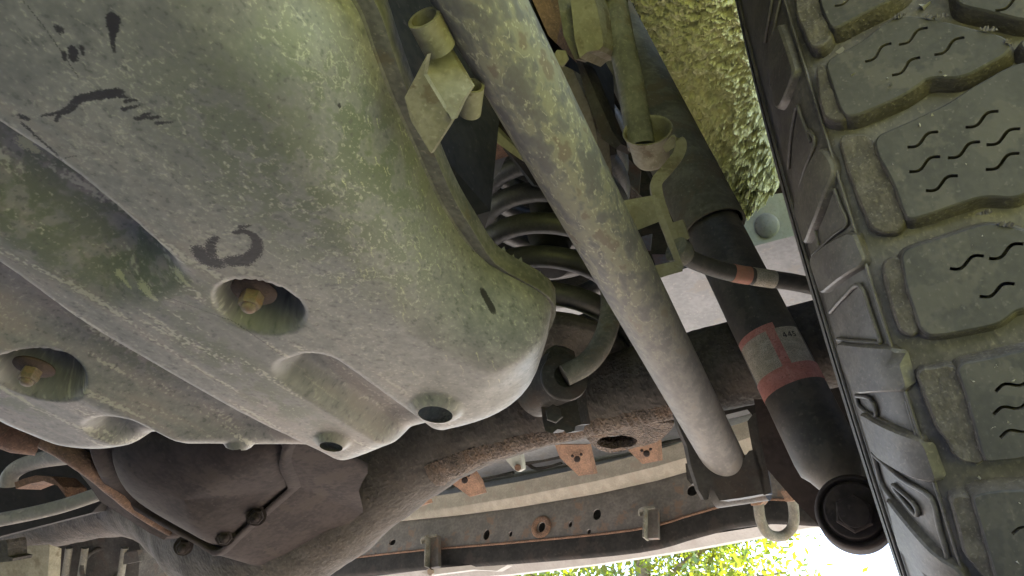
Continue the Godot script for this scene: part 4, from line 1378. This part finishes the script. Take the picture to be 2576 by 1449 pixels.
func build_rear() -> void:
	var zb := -1.24
	var t := thing("rear_crossmember", "brown-grey steel rear crossmember with round holes behind the axle", "crossmember", Vector3(-0.6, 0.5, zb))
	var s := Shape.new()
	var o := PackedVector2Array()
	for p in [[800, 1336], [930, 1318], [1200, 1292], [1400, 1262], [1600, 1222], [1740, 1186], [1900, 1140], [2060, 1090], [2120, 1190], [2080, 1262], [1890, 1258], [1600, 1332], [1300, 1364], [1060, 1384], [840, 1408], [700, 1420]]:
		var q := on_z(p[0], p[1], zb)
		o.append(Vector2(q.x, q.y))
	var holes := []
	for h in [[987, 1364, 12, 8], [1223, 1345, 11, 13], [1284, 1343, 6, 7], [1242, 1375, 5, 6], [1362, 1326, 11, 12], [1434, 1319, 6, 7], [1501, 1294, 12, 13], [1481, 1337, 6, 6], [1741, 1234, 14, 12], [945, 1393, 4, 4]]:
		var q := on_z(h[0], h[1], zb)
		holes.append(ellipse2(Vector2(q.x, q.y), h[2] * 1.38 / FOCAL, h[3] * 1.38 / FOCAL * 1.12, 0.0, 16))
	plate(s, o, holes, 0.022, 0.004, 0.0, func(p, h): return Vector3(p.x, p.y, zb + h))
	part("face_plate", s, M.member, t)
	s = Shape.new()
	block(s, Transform3D(Basis.IDENTITY, Vector3(-0.6, 0.575, zb - 0.05)), Vector3(2.0, 0.10, 0.01), 0.002)
	part("rear_wall", s, M.dark, t)
	# rolled lower lip in two rows: a rusty edge and the dark return
	var low := []
	for p in [[700, 1420], [840, 1408], [1060, 1384], [1300, 1364], [1600, 1332], [1750, 1292], [1890, 1258], [2080, 1262]]: low.append(on_z(p[0], p[1], zb))
	var path := smooth_path(low, 4)
	s = Shape.new()
	tube(s, path, 0.0024, 10)
	part("rusty_edge", s, M.rust, t)
	s = Shape.new()
	var r0 := PackedVector3Array()
	var r1 := PackedVector3Array()
	var r2 := PackedVector3Array()
	for p in path:
		r0.append(p + Vector3(0, -0.002, 0)); r1.append(p + Vector3(0, -0.034, 0.001)); r2.append(p + Vector3(0, -0.038, -0.012))
	s.grid([r0, r1, r2])
	part("lower_return", s, M.dark, t)
	# ring pressed round the middle hole
	s = Shape.new()
	lathe(s, on_z(1362, 1326, zb) + Vector3(0, 0, 0.001), Vector3(0, 0, 1), [Vector2(0.022, 0.0), Vector2(0.020, 0.003), Vector2(0.013, 0.003), Vector2(0.010, 0.0)], 24)
	part("pressed_ring", s, M.rust, t)
	# pale underside of the crossmember's upper beam
	var t2 := thing("bumper_beam", "pale curved beam strip lying along the crossmember's upper edge", "beam", Vector3(-0.6, 0.62, zb))
	s = Shape.new()
	var top := [[860, 1322], [1000, 1296], [1150, 1275], [1300, 1250], [1500, 1210], [1650, 1174], [1740, 1147], [1900, 1096], [2060, 1040]]
	var bot := [[860, 1330], [1000, 1312], [1150, 1297], [1300, 1277], [1500, 1243], [1650, 1210], [1740, 1184], [1900, 1136], [2060, 1086]]
	var ra := PackedVector3Array()
	var rb := PackedVector3Array()
	var rc := PackedVector3Array()
	for i in top.size():
		var p := on_z(bot[i][0], bot[i][1], zb + 0.006)
		var dd := ray(top[i][0], top[i][1])
		var q := EYE + dd * ((p.y + 0.012 - EYE.y) / dd.y)
		ra.append(p); rb.append(p.lerp(q, 0.5) + Vector3(0, -0.004, 0)); rc.append(q)
	s.grid([ra, rb, rc])
	var rd := PackedVector3Array()
	for p in rc: rd.append(p + Vector3(0, 0.03, 0.002))
	s.grid([rc, rd])
	part("beam_underside", s, M.beige, t2)
	# floor above, with pressed ribs
	var t3 := thing("rear_floor_panel", "blue-grey pressed floor panel above the pale beam", "floor panel", Vector3(-0.6, 0.68, -1.0))
	s = Shape.new()
	var fy := 0.70
	var rows := []
	for j in 9:
		var row := PackedVector3Array()
		for i in 41:
			row.append(Vector3(lerpf(-1.6, 0.1, i / 40.0), fy + 0.002 * sin(i * 1.7) , lerpf(-1.28, -0.78, j / 8.0)))
		rows.append(row)
	s.grid(rows)
	part("panel", s, M.slate, t3)
	for q in [[z5(430, 1010), z5(640, 975)], [z5(680, 965), z5(870, 930)], [z5(930, 885), z5(1110, 850)], [z5(940, 885), z5(985, 910), z5(1110, 880)], [z5(1600, 790), z5(1720, 760)], [z5(330, 1090), z5(1030, 975), z5(1720, 800)]]:
		s = Shape.new()
		var line := []
		for p in q: line.append(on_y(p[0], p[1], fy - 0.001))
		tube(s, smooth_path(line, 3), 0.004, 8)
		part("pressed_rib", s, M.steel, t3)
	# rusty tabs between floor and beam
	var tabs := [
		["leftmost rusty tab hanging above the pale beam, near the axle", [z5(300, 1050), z5(395, 990), z5(440, 1085), z5(380, 1105)]],
		["rusty tab with small holes, second from the left above the pale beam", [z5(515, 935), z5(600, 900), z5(650, 912), z5(690, 970), z5(712, 1035), z5(650, 1052), z5(550, 980)]],
		["widest rusty tab, hanging in the middle above the pale beam", [z5(1075, 790), z5(1235, 790), z5(1250, 860), z5(1270, 938), z5(1195, 947), z5(1100, 855)]],
		["rusty tab right of the axle's oval hole, above the pale beam", [z5(1440, 815), z5(1590, 770), z5(1597, 872), z5(1515, 888)]]]
	for q in tabs:
		var g := thing("rusty_tab", q[0], "bracket", at(q[1][0][0], q[1][0][1], 1.22), "rusty tabs above the beam")
		s = Shape.new()
		slab(s, q[1], 1.235, Vector3(0.004, 0.004, -0.008), 0.0003)
		part("tab", s, M.rust, g)
		var m := Vector2.ZERO
		for p in q[1]: m += Vector2(p[0], p[1])
		m /= q[1].size()
		for k in 3:
			var w: Array = [[0, 0, 0.0055], [-12, -8, 0.0026], [10, -12, 0.0026]][k]
			s = Shape.new()
			var c := at(m.x + w[0], m.y + w[1], 1.235)
			lathe(s, c, (EYE - c), [Vector2(w[2], -0.002), Vector2(w[2], 0.0012), Vector2(w[2] * 0.7, 0.002), Vector2(0, 0.002)], 10)
			part("rivet", s, M.carrier, g)
	# pale small bracket with its screw
	var pb := thing("pale_bracket", "small pale bracket with a rusty screw under the floor panel", "bracket", at(1297, 1160, 1.2))
	s = Shape.new()
	slab(s, [z5(820, 855), z5(905, 835), z5(912, 880), z5(915, 912), z5(890, 927), z5(868, 912)], 1.215, Vector3(0, 0.004, -0.01), 0.0)
	part("plate", s, M.white, pb)
	s = Shape.new()
	hexagon(s, at(z5(890, 905)[0], z5(890, 905)[1], 1.212), EYE - at(1300, 1170, 1.2), 0.006, 0.005)
	part("screw", s, M.rust, pb)
	# two upright hooked rails on the crossmember
	for q in [["left upright hooked rail on the crossmember's face", 0.0, 0.0], ["right upright hooked rail on the crossmember's face", 548.0, -72.0]]:
		var g := thing("hooked_rail", q[0], "bracket", on_z(1090 + q[1], 1390 + q[2], zb), "hooked rails on the crossmember")
		s = Shape.new()
		var c0 := on_z(1096 + q[1], 1352 + q[2] * 0.98, zb + 0.012)
		var c1 := on_z(1096 + q[1], 1428 + q[2], zb + 0.012)
		strap(s, PackedVector3Array([c0, c0.lerp(c1, 0.5), c1]), 0.020, 0.010, Vector3.RIGHT)
		part("rail", s, M.member, g)
		s = Shape.new()
		strap(s, PackedVector3Array([on_z(1078 + q[1], 1352 + q[2] * 0.98, zb + 0.022), on_z(1076 + q[1], 1428 + q[2], zb + 0.022)]), 0.003, 0.022, Vector3.RIGHT)
		part("rail_flange", s, M.dusty, g)
		s = Shape.new()
		strap(s, smooth_path([on_z(1100 + q[1], 1348 + q[2] * 0.98, zb + 0.018), on_z(1074 + q[1], 1350 + q[2] * 0.98, zb + 0.022), on_z(1064 + q[1], 1356 + q[2] * 0.98, zb + 0.018), on_z(1064 + q[1], 1366 + q[2] * 0.98, zb + 0.012)], 4), 0.010, 0.004, Vector3(0, 0, 1))
		part("hook", s, M.dusty, g)
	# bumper skin with its clips
	var bs := thing("bumper_skin", "pale painted lower edge of the rear bumper above the trees", "bumper", Vector3(-0.6, 0.47, -1.36))
	s = Shape.new()
	var zk := -1.34
	var up := [[700, 1452], [830, 1436], [1060, 1420], [1280, 1398], [1500, 1376], [1700, 1350], [1900, 1318], [2060, 1290], [2200, 1262]]
	var dn := [[700, 1488], [830, 1470], [1060, 1450], [1280, 1431], [1500, 1405], [1700, 1374], [1900, 1338], [2060, 1309], [2200, 1280]]
	ra = PackedVector3Array(); rb = PackedVector3Array(); rc = PackedVector3Array(); rd = PackedVector3Array()
	for i in up.size():
		ra.append(on_z(up[i][0], up[i][1] + 8, zk + 0.03)); rb.append(on_z(dn[i][0], dn[i][1] + 14, zk)); rc.append(rb[i] + Vector3(0, 0.003, -0.02)); rd.append(rb[i] + Vector3(0, 0.34, -0.07))
	s.grid([ra, rb]); s.grid([rb, rc]); s.grid([rc, rd])
	part("skin", s, M.skin, bs)
	for q in [[[1060, 1441], [1075, 1432], [1200, 1420], [1240, 1424], [1262, 1414], [1270, 1400], [1282, 1404], [1276, 1422], [1250, 1436], [1190, 1433], [1080, 1447]], [[1592, 1372], [1605, 1362], [1690, 1352], [1712, 1366], [1742, 1362], [1748, 1346], [1766, 1346], [1764, 1368], [1740, 1378], [1700, 1380], [1610, 1384]]]:
		s = Shape.new()
		slab(s, q, 1.48, Vector3(0, 0.004, -0.02), 0.0)
		part("clip", s, M.skin, bs)
	for q in [[1085, 1438], [1632, 1370], [1487, 1410], [1745, 1364]]:
		s = Shape.new()
		var c := at(q[0], q[1], 1.475)
		hexagon(s, c, Vector3(0.1, -0.5, 1), 0.007, 0.006)
		part("clip_screw", s, M.brass, bs)
	# tow loop
	var lp := thing("tow_loop", "grey U-shaped tow loop with rusty feet hanging below the crossmember", "tow loop", at(1950, 1260, 1.12))
	s = Shape.new()
	tube(s, smooth_path([at(1907, 1235, 1.12), at(1908, 1268, 1.12), at(1914, 1310, 1.12), at(1930, 1340, 1.12), at(1956, 1350, 1.125), at(1980, 1342, 1.13), at(1996, 1318, 1.13), at(1996, 1275, 1.13), at(1984, 1232, 1.13)], 6), 0.0078, 18)
	part("loop", s, M.dusty, lp)
	for q in [[[1880, 1250], [1905, 1244], [1922, 1246], [1920, 1262], [1912, 1270], [1890, 1272]], [[1964, 1236], [1985, 1232], [2000, 1254], [1996, 1260], [1976, 1262], [1972, 1252]]]:
		s = Shape.new()
		slab(s, q, 1.105, Vector3(0, 0.01, -0.03), 0.0)
		part("rusty_foot", s, M.rust, lp)

func build_left() -> void:
	# pieces seen past the shield's left rear corner
	var t := thing("spring_seat_pipe", "bent pale grey pipe hooked round a rusty bracket at the left edge", "pipe", at(100, 1165, 0.95))
	var s := Shape.new()
	tube(s, smooth_path([at(260, 1138, 0.93), at(170, 1148, 0.95), at(100, 1158, 0.97), at(52, 1174, 0.98), at(26, 1196, 0.98), at(22, 1222, 0.98)], 6), 0.0105, 20)
	part("pipe", s, M.grey, t)
	s = Shape.new()
	slab(s, [[36, 1214], [40, 1230], [70, 1218], [110, 1210], [145, 1222], [166, 1250], [158, 1225], [130, 1200], [90, 1196], [60, 1204]], 0.97, Vector3(0, 0.01, -0.03), 0.0)
	part("bracket", s, M.rust, t)
	t = thing("rusty_joint", "rusty brown pipe joint showing at the left edge under the shield", "pipe joint", at(40, 1085, 0.9))
	s = Shape.new()
	tube(s, [at(-60, 1052, 0.88), at(0, 1074, 0.89), at(52, 1098, 0.90), at(104, 1112, 0.91)], [0.022, 0.023, 0.021, 0.017], 24)
	part("joint_body", s, M.rust, t)
	s = Shape.new()
	tube(s, [at(2, 1070, 0.885), at(20, 1082, 0.888)], 0.026, 24)
	part("joint_collar", s, M.rust, t)
	t = thing("left_grey_bar", "straight pale grey bar crossing in front of the left axle tube", "bar", at(100, 1290, 0.83))
	s = Shape.new()
	tube(s, smooth_path([at(-60, 1318, 0.86), at(60, 1296, 0.855), at(160, 1272, 0.85), at(262, 1238, 0.845)], 6), 0.0078, 20)
	part("bar", s, M.grey, t)
	t = thing("left_axle_clip", "rusty clip standing on the left axle tube at the picture's edge", "clip", at(20, 1370, 0.9))
	s = Shape.new()
	slab(s, [[-10, 1362], [14, 1358], [18, 1366], [20, 1400], [34, 1404], [30, 1412], [-10, 1416]], 0.90, Vector3(0, 0.01, -0.02), 0.0)
	part("clip", s, M.axle, t)
	t = thing("left_upper_plate", "dark rusty plate behind the bent pipe on the left", "plate", at(100, 1230, 1.05))
	s = Shape.new()
	slab(s, [[-120, 1000], [250, 1090], [290, 1230], [230, 1290], [-120, 1380]], 1.06, Vector3(0, 0.01, -0.02), 0.0)
	part("plate", s, M.dark, t)
	# things beyond the axle at the lower left
	t = thing("exhaust_muffler", "dark ribbed silencer end hanging behind the left axle tube", "muffler", at(200, 1425, 1.3))
	s = Shape.new()
	slab(s, [[95, 1340], [340, 1330], [354, 1385], [345, 1480], [95, 1500]], 1.30, Vector3(0, 0.03, -0.06), 0.0)
	part("end_plate", s, M.steel, t)
	for x in [122, 160, 200, 300]:
		s = Shape.new()
		tube(s, [at(x + 14, 1378, 1.285), at(x, 1480, 1.285)], 0.006, 10)
		part("seam", s, M.dusty, t)
	s = Shape.new()
	slab(s, [[308, 1392], [346, 1384], [350, 1412], [310, 1420]], 1.28, Vector3(0, 0.004, -0.01), 0.0)
	part("lug", s, M.steel, t)
	s = Shape.new()
	lathe(s, at(255, 1425, 1.295), EYE - at(255, 1425, 1.295), [Vector2(0.034, 0.0), Vector2(0.032, 0.004), Vector2(0.027, 0.004), Vector2(0.026, 0.0)], 28)
	part("pressed_ring", s, M.steel, t)
	t = thing("pale_quarter_panel", "pale blue-white body panel seen past the axle's bulging middle", "body panel", at(400, 1430, 1.5))
	s = Shape.new()
	slab(s, [[335, 1360], [470, 1370], [470, 1500], [320, 1500]], 1.5, Vector3(0, 0.0, -0.02), 0.0)
	part("panel", s, M.white, t)
	t = thing("tan_shield_corner", "tan sheet corner showing below the left axle tube", "sheet", at(60, 1430, 1.15))
	s = Shape.new()
	slab(s, [[-60, 1380], [125, 1370], [118, 1500], [-60, 1500]], 1.16, Vector3(0, 0.0, -0.02), 0.0)
	part("sheet", s, M.tan, t)
	t = thing("bent_tan_tip", "small tan bent sheet tip beside the pale body panel", "sheet", at(420, 1430, 1.1))
	s = Shape.new()
	slab(s, [[405, 1425], [440, 1432], [438, 1462], [425, 1460]], 1.1, Vector3(0, 0.0, -0.01), 0.0)
	part("tip", s, M.tan, t)

func build_upper() -> void:
	# undercoated wall of the wheel arch
	var t := thing("wheel_arch_wall", "crinkled undercoated wheel arch wall glowing yellow-green beside the tyre", "wheel arch", at(1750, 300, 1.05))
	var s := Shape.new()
	var na := FastNoiseLite.new()
	na.seed = 71
	na.frequency = 34.0
	na.fractal_type = FastNoiseLite.FRACTAL_NONE
	na.domain_warp_enabled = true
	na.domain_warp_amplitude = 0.02
	na.domain_warp_frequency = 30.0
	var nb := FastNoiseLite.new()
	nb.seed = 72
	nb.frequency = 260.0
	nb.fractal_octaves = 2
	var c := [at(1560, -60, 0.98), at(1840, -60, 0.92), at(1960, 470, 1.14), at(1850, 560, 1.20)]
	var nrm: Vector3 = (c[1] - c[0]).cross(c[3] - c[0]).normalized()
	if nrm.dot(EYE - c[0]) < 0: nrm = -nrm
	var rows := []
	for j in 321:
		var v := j / 320.0
		var row := PackedVector3Array()
		for i in 151:
			var u := i / 150.0
			var p: Vector3 = c[0].lerp(c[1], u).lerp(c[3].lerp(c[2], u), v)
			var w := lerpf(0.6, 1.0, smoothstep(0.2, 0.7, v))
			var e1 := na.get_noise_3d(p.x, p.y * lerpf(1.0, 1.7, v), p.z)
			var e2 := na.get_noise_3d(p.x * 2.1 + 7.0, p.y * lerpf(2.0, 3.0, v), p.z * 2.1)
			var e := 0.75 * (1.0 - 2.6 * absf(e1)) + 0.35 * (1.0 - 2.6 * absf(e2)) - 0.4
			row.append(p + nrm * (0.019 * e * w + 0.0006 * nb.get_noise_3dv(p)) + nrm * 0.02 * sin(u * PI))
		rows.append(row)
	s.grid(rows)
	part("undercoated_sheet", s, M.undercoat, t)
	# pale panel behind it with a round and a long pressing
	t = thing("pale_arch_panel", "pale green-white pressed panel between shock absorber and tyre", "body panel", at(1930, 620, 1.25))
	s = Shape.new()
	slab(s, [[1840, 560], [1870, 545], [1935, 490], [2010, 480], [2090, 800], [1970, 800]], 1.24, Vector3(0, 0.0, -0.02), 0.0)
	part("panel", s, M.white, t)
	s = Shape.new()
	var n2 := (EYE - at(1930, 570, 1.24)).normalized()
	lathe(s, at(1928, 568, 1.238), n2, [Vector2(0.021, 0.0), Vector2(0.017, 0.006), Vector2(0.0, 0.007)], 28)
	part("round_pressing", s, M.white, t)
	s = Shape.new()
	tube(s, [at(1914, 628, 1.240), at(1918, 640, 1.238), at(1926, 690, 1.238), at(1930, 730, 1.24)], [0.006, 0.0105, 0.0105, 0.006], 16)
	part("long_pressing", s, M.white, t)
	# painted, rusting panel seen between control arm and damper
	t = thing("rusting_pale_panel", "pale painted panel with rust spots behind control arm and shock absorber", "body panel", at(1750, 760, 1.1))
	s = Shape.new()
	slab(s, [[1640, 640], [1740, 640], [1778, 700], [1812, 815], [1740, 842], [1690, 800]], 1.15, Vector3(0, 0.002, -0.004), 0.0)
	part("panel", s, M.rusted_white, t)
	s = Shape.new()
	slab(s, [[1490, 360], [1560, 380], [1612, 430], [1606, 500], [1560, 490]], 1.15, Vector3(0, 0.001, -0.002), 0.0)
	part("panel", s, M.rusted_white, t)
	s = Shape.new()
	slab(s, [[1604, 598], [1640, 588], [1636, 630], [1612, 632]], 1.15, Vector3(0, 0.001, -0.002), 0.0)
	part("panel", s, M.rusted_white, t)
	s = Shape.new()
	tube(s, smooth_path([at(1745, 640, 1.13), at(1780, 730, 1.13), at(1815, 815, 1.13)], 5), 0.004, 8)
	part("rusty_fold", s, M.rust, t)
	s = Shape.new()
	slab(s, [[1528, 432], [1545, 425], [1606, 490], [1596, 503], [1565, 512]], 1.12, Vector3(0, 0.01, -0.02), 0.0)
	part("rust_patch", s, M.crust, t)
	# inner frame pieces above the spring
	t = thing("spring_tower", "rusty red-brown crossmember piece above the coil spring", "frame piece", at(1200, 330, 0.72))
	s = Shape.new()
	slab(s, [[1130, 300], [1205, 285], [1262, 346], [1158, 378], [1120, 360]], 0.74, Vector3(0, 0.03, -0.05), 0.0)
	part("rusty_plate", s, M.rust, t)
	s = Shape.new()
	slab(s, [[1196, 280], [1218, 292], [1262, 340], [1330, 400], [1310, 402], [1250, 360], [1202, 306]], 0.72, Vector3(0, 0.01, -0.02), 0.0)
	part("pale_edge", s, M.grey, t)
	s = Shape.new()
	slab(s, [[1130, 376], [1262, 348], [1230, 420], [1190, 470], [1160, 440]], 0.80, Vector3(0, 0.01, -0.02), 0.0)
	part("grey_web", s, M.slate, t)
	t = thing("frame_rail", "dark frame rail running along above the control arm", "frame rail", Vector3(-0.31, 0.62, 0.0))
	s = Shape.new()
	block(s, Transform3D(Basis.IDENTITY, Vector3(-0.255, 0.70, 0.05)), Vector3(0.10, 0.14, 1.1), 0.006)
	part("rail", s, M.dark, t)
	s = Shape.new()
	block(s, Transform3D(Basis.IDENTITY, Vector3(-0.255, 1.02, -0.72)), Vector3(0.09, 0.10, 0.9), 0.006)
	part("rail_over_axle", s, M.dark, t)
	s = Shape.new()
	slab(s, [[1330, -20], [1420, -20], [1410, 60], [1400, 110], [1380, 90]], 0.66, Vector3(0, 0.02, -0.04), 0.0)
	part("crossing_plate", s, M.rust, t)

# ---------------------------------------------------------------- the body above, the ground and the trees
func build_body() -> void:
	var t := thing("vehicle_body", "white body of the parked vehicle over the axle and tyre", "vehicle", Vector3(-0.77, 0.4, 0.8))
	var s := Shape.new()
	block(s, Transform3D(Basis.IDENTITY, Vector3(-0.77, 0.80, 1.55)), Vector3(2.10, 0.04, 2.9), 0.01)
	block(s, Transform3D(Basis.IDENTITY, Vector3(-0.99, 0.801, -0.1)), Vector3(1.62, 0.04, 0.42), 0.01)
	part("floor", s, M.dark, t)
	s = Shape.new()
	block(s, Transform3D(Basis.IDENTITY, Vector3(-0.77, 1.22, -0.72)), Vector3(2.08, 0.03, 1.30), 0.01)
	part("cargo_floor", s, M.dark, t)
	s = Shape.new()
	block(s, Transform3D(Basis.IDENTITY, Vector3(-0.77, 1.01, -0.30)), Vector3(2.08, 0.40, 0.02), 0.005)
	part("floor_step", s, M.dark, t)
	for q in [[0.30, 1.0, "right"], [-1.84, -1.0, "left"]]:
		s = Shape.new()
		var o := PackedVector2Array([Vector2(-1.36, 0.55), Vector2(-1.30, 0.50)])
		for k in 17:
			var a := PI * (1.0 - k / 16.0)
			o.append(Vector2(-0.64 + cos(a) * 0.62, 0.50 + maxf(0.0, sin(a)) * 0.64))
		for p in [[0.0, 0.52], [2.9, 0.52], [3.1, 0.66], [3.1, 1.15], [1.9, 1.2], [1.3, 1.85], [-1.2, 1.85], [-1.38, 1.2]]: o.append(Vector2(p[0], p[1]))
		plate(s, o, [], 0.08, 0.02, 0.0, func(p, h): return Vector3(q[0] + h, p.y, p.x))
		part("side_panel", s, M.white, t)
	s = Shape.new()
	block(s, Transform3D(Basis.IDENTITY, Vector3(-0.77, 1.86, 0.05)), Vector3(2.1, 0.03, 2.5), 0.01)
	part("roof", s, M.white, t)
	s = Shape.new()
	block(s, Transform3D(Basis.IDENTITY, Vector3(-0.77, 1.3, -1.39)), Vector3(2.1, 1.1, 0.03), 0.01)
	part("tailgate", s, M.white, t)
	s = Shape.new()
	block(s, Transform3D(Basis.IDENTITY, Vector3(-0.77, 0.78, 3.1)), Vector3(2.1, 0.75, 0.04), 0.01)
	part("front_end", s, M.white, t)
	s = Shape.new()
	block(s, Transform3D(Basis.IDENTITY, Vector3(-0.77, 1.19, 2.4)), Vector3(2.1, 0.03, 1.4), 0.01)
	part("bonnet", s, M.white, t)

func build_ground() -> void:
	var s := Shape.new()
	s.quad(Vector3(-400, 0.012, -400), Vector3(400, 0.012, -400), Vector3(400, 0.012, 400), Vector3(-400, 0.012, 400))
	structure("ground", s, M.grass)
	s = Shape.new()
	var rows := []
	var n := FastNoiseLite.new()
	n.seed = 3
	n.frequency = 1.4
	for j in 91:
		var z := lerpf(-9.0, 2.6, j / 90.0)
		var e := n.get_noise_1d(z) * 0.12
		rows.append(PackedVector3Array([Vector3(-5.5 + e, 0.017, z), Vector3(-2.0, 0.02, z), Vector3(-0.9, 0.02, z), Vector3(lerpf(0.12, 0.9, smoothstep(-0.7, -1.6, z)) + e, 0.016, z)]))
	s.grid(rows)
	structure("driveway", s, M.gravel)

func build_trees() -> void:
	var leaf := Shape.new()
	leaf.quad(Vector3(0, 0, 0), Vector3(0.028, 0.004, 0.05), Vector3(0, 0.012, 0.11), Vector3(-0.028, 0.004, 0.05))
	var lm := ArrayMesh.new()
	lm.add_surface_from_arrays(Mesh.PRIMITIVE_TRIANGLES, leaf.arrays())
	var m := StandardMaterial3D.new()
	m.albedo_color = Color(0.17, 0.185, 0.07).linear_to_srgb()
	m.vertex_color_use_as_albedo = true
	m.backlight_enabled = true
	m.backlight = Color(0.9, 1.0, 0.35)
	m.roughness = 0.6
	var spots := [[-5.2, -13.0, 9.0, 21, "leafy tree nearest the tow loop behind the bumper"], [-9.5, -14.5, 10.0, 22, "leafy tree in the middle below the bumper's edge"], [-14.5, -16.0, 10.5, 23, "leafy tree farthest left below the bumper's edge"]]
	for q in spots:
		rng.seed = q[3]
		var at0 := Vector3(q[0], 0, q[1])
		var t := thing("tree", q[4], "tree", at0, "trees behind the vehicle")
		var s := Shape.new()
		var top := at0 + Vector3(0.3, q[2] * 0.8, 0)
		tube(s, smooth_path([at0, at0 + Vector3(0.1, q[2] * 0.3, 0.05), at0 + Vector3(-0.1, q[2] * 0.55, 0), top], 4), [0.20, 0.19, 0.18, 0.17, 0.16, 0.15, 0.14, 0.13, 0.12, 0.10, 0.08, 0.06, 0.03], 12)
		part("trunk", s, M.bark, t)
		var clumps := []
		for k in 16:
			var h: float = rng.randf_range(0.18, 0.85) * q[2]
			var a := rng.randf() * TAU
			var len: float = rng.randf_range(1.2, 3.0) * (1.15 - h / q[2] * 0.6)
			var p0: Vector3 = at0 + Vector3(0, h, 0)
			var p1: Vector3 = p0 + Vector3(cos(a) * len * 0.5, len * 0.32, sin(a) * len * 0.5)
			var p2: Vector3 = p0 + Vector3(cos(a) * len, len * 0.45, sin(a) * len)
			s = Shape.new()
			tube(s, smooth_path([p0, p1, p2], 4), [0.07, 0.065, 0.06, 0.055, 0.05, 0.04, 0.03, 0.02, 0.012], 8)
			part("limb", s, M.bark, t)
			for i in 4: clumps.append(p1.lerp(p2, rng.randf_range(0.0, 1.1)) + Vector3(rng.randfn(0, 0.4), rng.randfn(0, 0.35), rng.randfn(0, 0.4)))
		var mm := MultiMesh.new()
		mm.transform_format = MultiMesh.TRANSFORM_3D
		mm.use_colors = true
		mm.mesh = lm
		mm.instance_count = 17000
		for i in 17000:
			var c: Vector3 = clumps[rng.randi() % clumps.size()]
			var p: Vector3 = c + Vector3(rng.randfn(0, 0.42), rng.randfn(0, 0.34), rng.randfn(0, 0.42)) - at0
			var bs := Basis.from_euler(Vector3(rng.randf_range(-1.2, 1.2), rng.randf() * TAU, rng.randf_range(-1.0, 1.0))).scaled(Vector3.ONE * rng.randf_range(0.8, 1.6))
			mm.set_instance_transform(i, Transform3D(bs, p))
			var g := rng.randf_range(0.75, 1.3)
			mm.set_instance_color(i, Color(g * rng.randf_range(0.85, 1.25), g, g * rng.randf_range(0.7, 1.1)))
		var o := MultiMeshInstance3D.new()
		o.multimesh = mm
		o.material_override = m
		o.name = "crown"
		o.set_meta("kind", "stuff")
		t.add_child(o)

func _ready() -> void:
	# camera
	AX = Vector3(0.857, 0.272, 0.437).normalized()
	AY = Vector3(0.053, 0.797, -0.6)
	AY = (AY - AX * AX.dot(AY)).normalized()
	AZ = AX.cross(AY)
	var cam := Camera3D.new()
	cam.name = "camera"
	add_child(cam)
	cam.transform = Transform3D(Basis(AX, AY, AZ).transposed(), EYE)
	cam.fov = rad_to_deg(2.0 * atan(724.5 / FOCAL))
	cam.near = 0.01
	cam.far = 1500.0
	cam.current = true
	# sky, sun, exposure
	var we := WorldEnvironment.new()
	we.name = "environment"
	var env := Environment.new()
	env.background_mode = Environment.BG_SKY
	var sky := Sky.new()
	var sm := ProceduralSkyMaterial.new()
	sm.sky_top_color = Color(0.46, 0.57, 0.76)
	sm.sky_horizon_color = Color(0.86, 0.90, 0.94)
	sm.sky_curve = 0.16
	sm.ground_bottom_color = Color(0.25, 0.28, 0.18)
	sm.ground_horizon_color = Color(0.6, 0.66, 0.66)
	sm.sky_energy_multiplier = 0.9
	sky.sky_material = sm
	env.sky = sky
	env.tonemap_mode = Environment.TONE_MAPPER_LINEAR
	env.tonemap_exposure = 9.6
	env.sdfgi_enabled = true
	env.ssao_enabled = true
	env.ssil_enabled = true
	we.environment = env
	add_child(we)
	var sun := DirectionalLight3D.new()
	sun.name = "sun"
	sun.light_energy = 1.6
	sun.light_color = Color(1.0, 0.95, 0.86)
	sun.light_angular_distance = 0.5
	sun.shadow_enabled = true
	add_child(sun)
	var from := Vector3(0.16, 0.56, -0.80).normalized()      # where the sun stands: behind the vehicle
	sun.transform = Transform3D(Basis.looking_at(-from, Vector3.UP), Vector3(0, 10, 0))
	make_materials()
	build_ground()
	build_body()
	build_trees()
	build_rear()
	build_left()
	build_upper()
	build_axle()
	build_spring()
	build_sway_bar()
	build_shock()
	build_arm()
	build_brackets()
	build_tyre()
	build_shield()
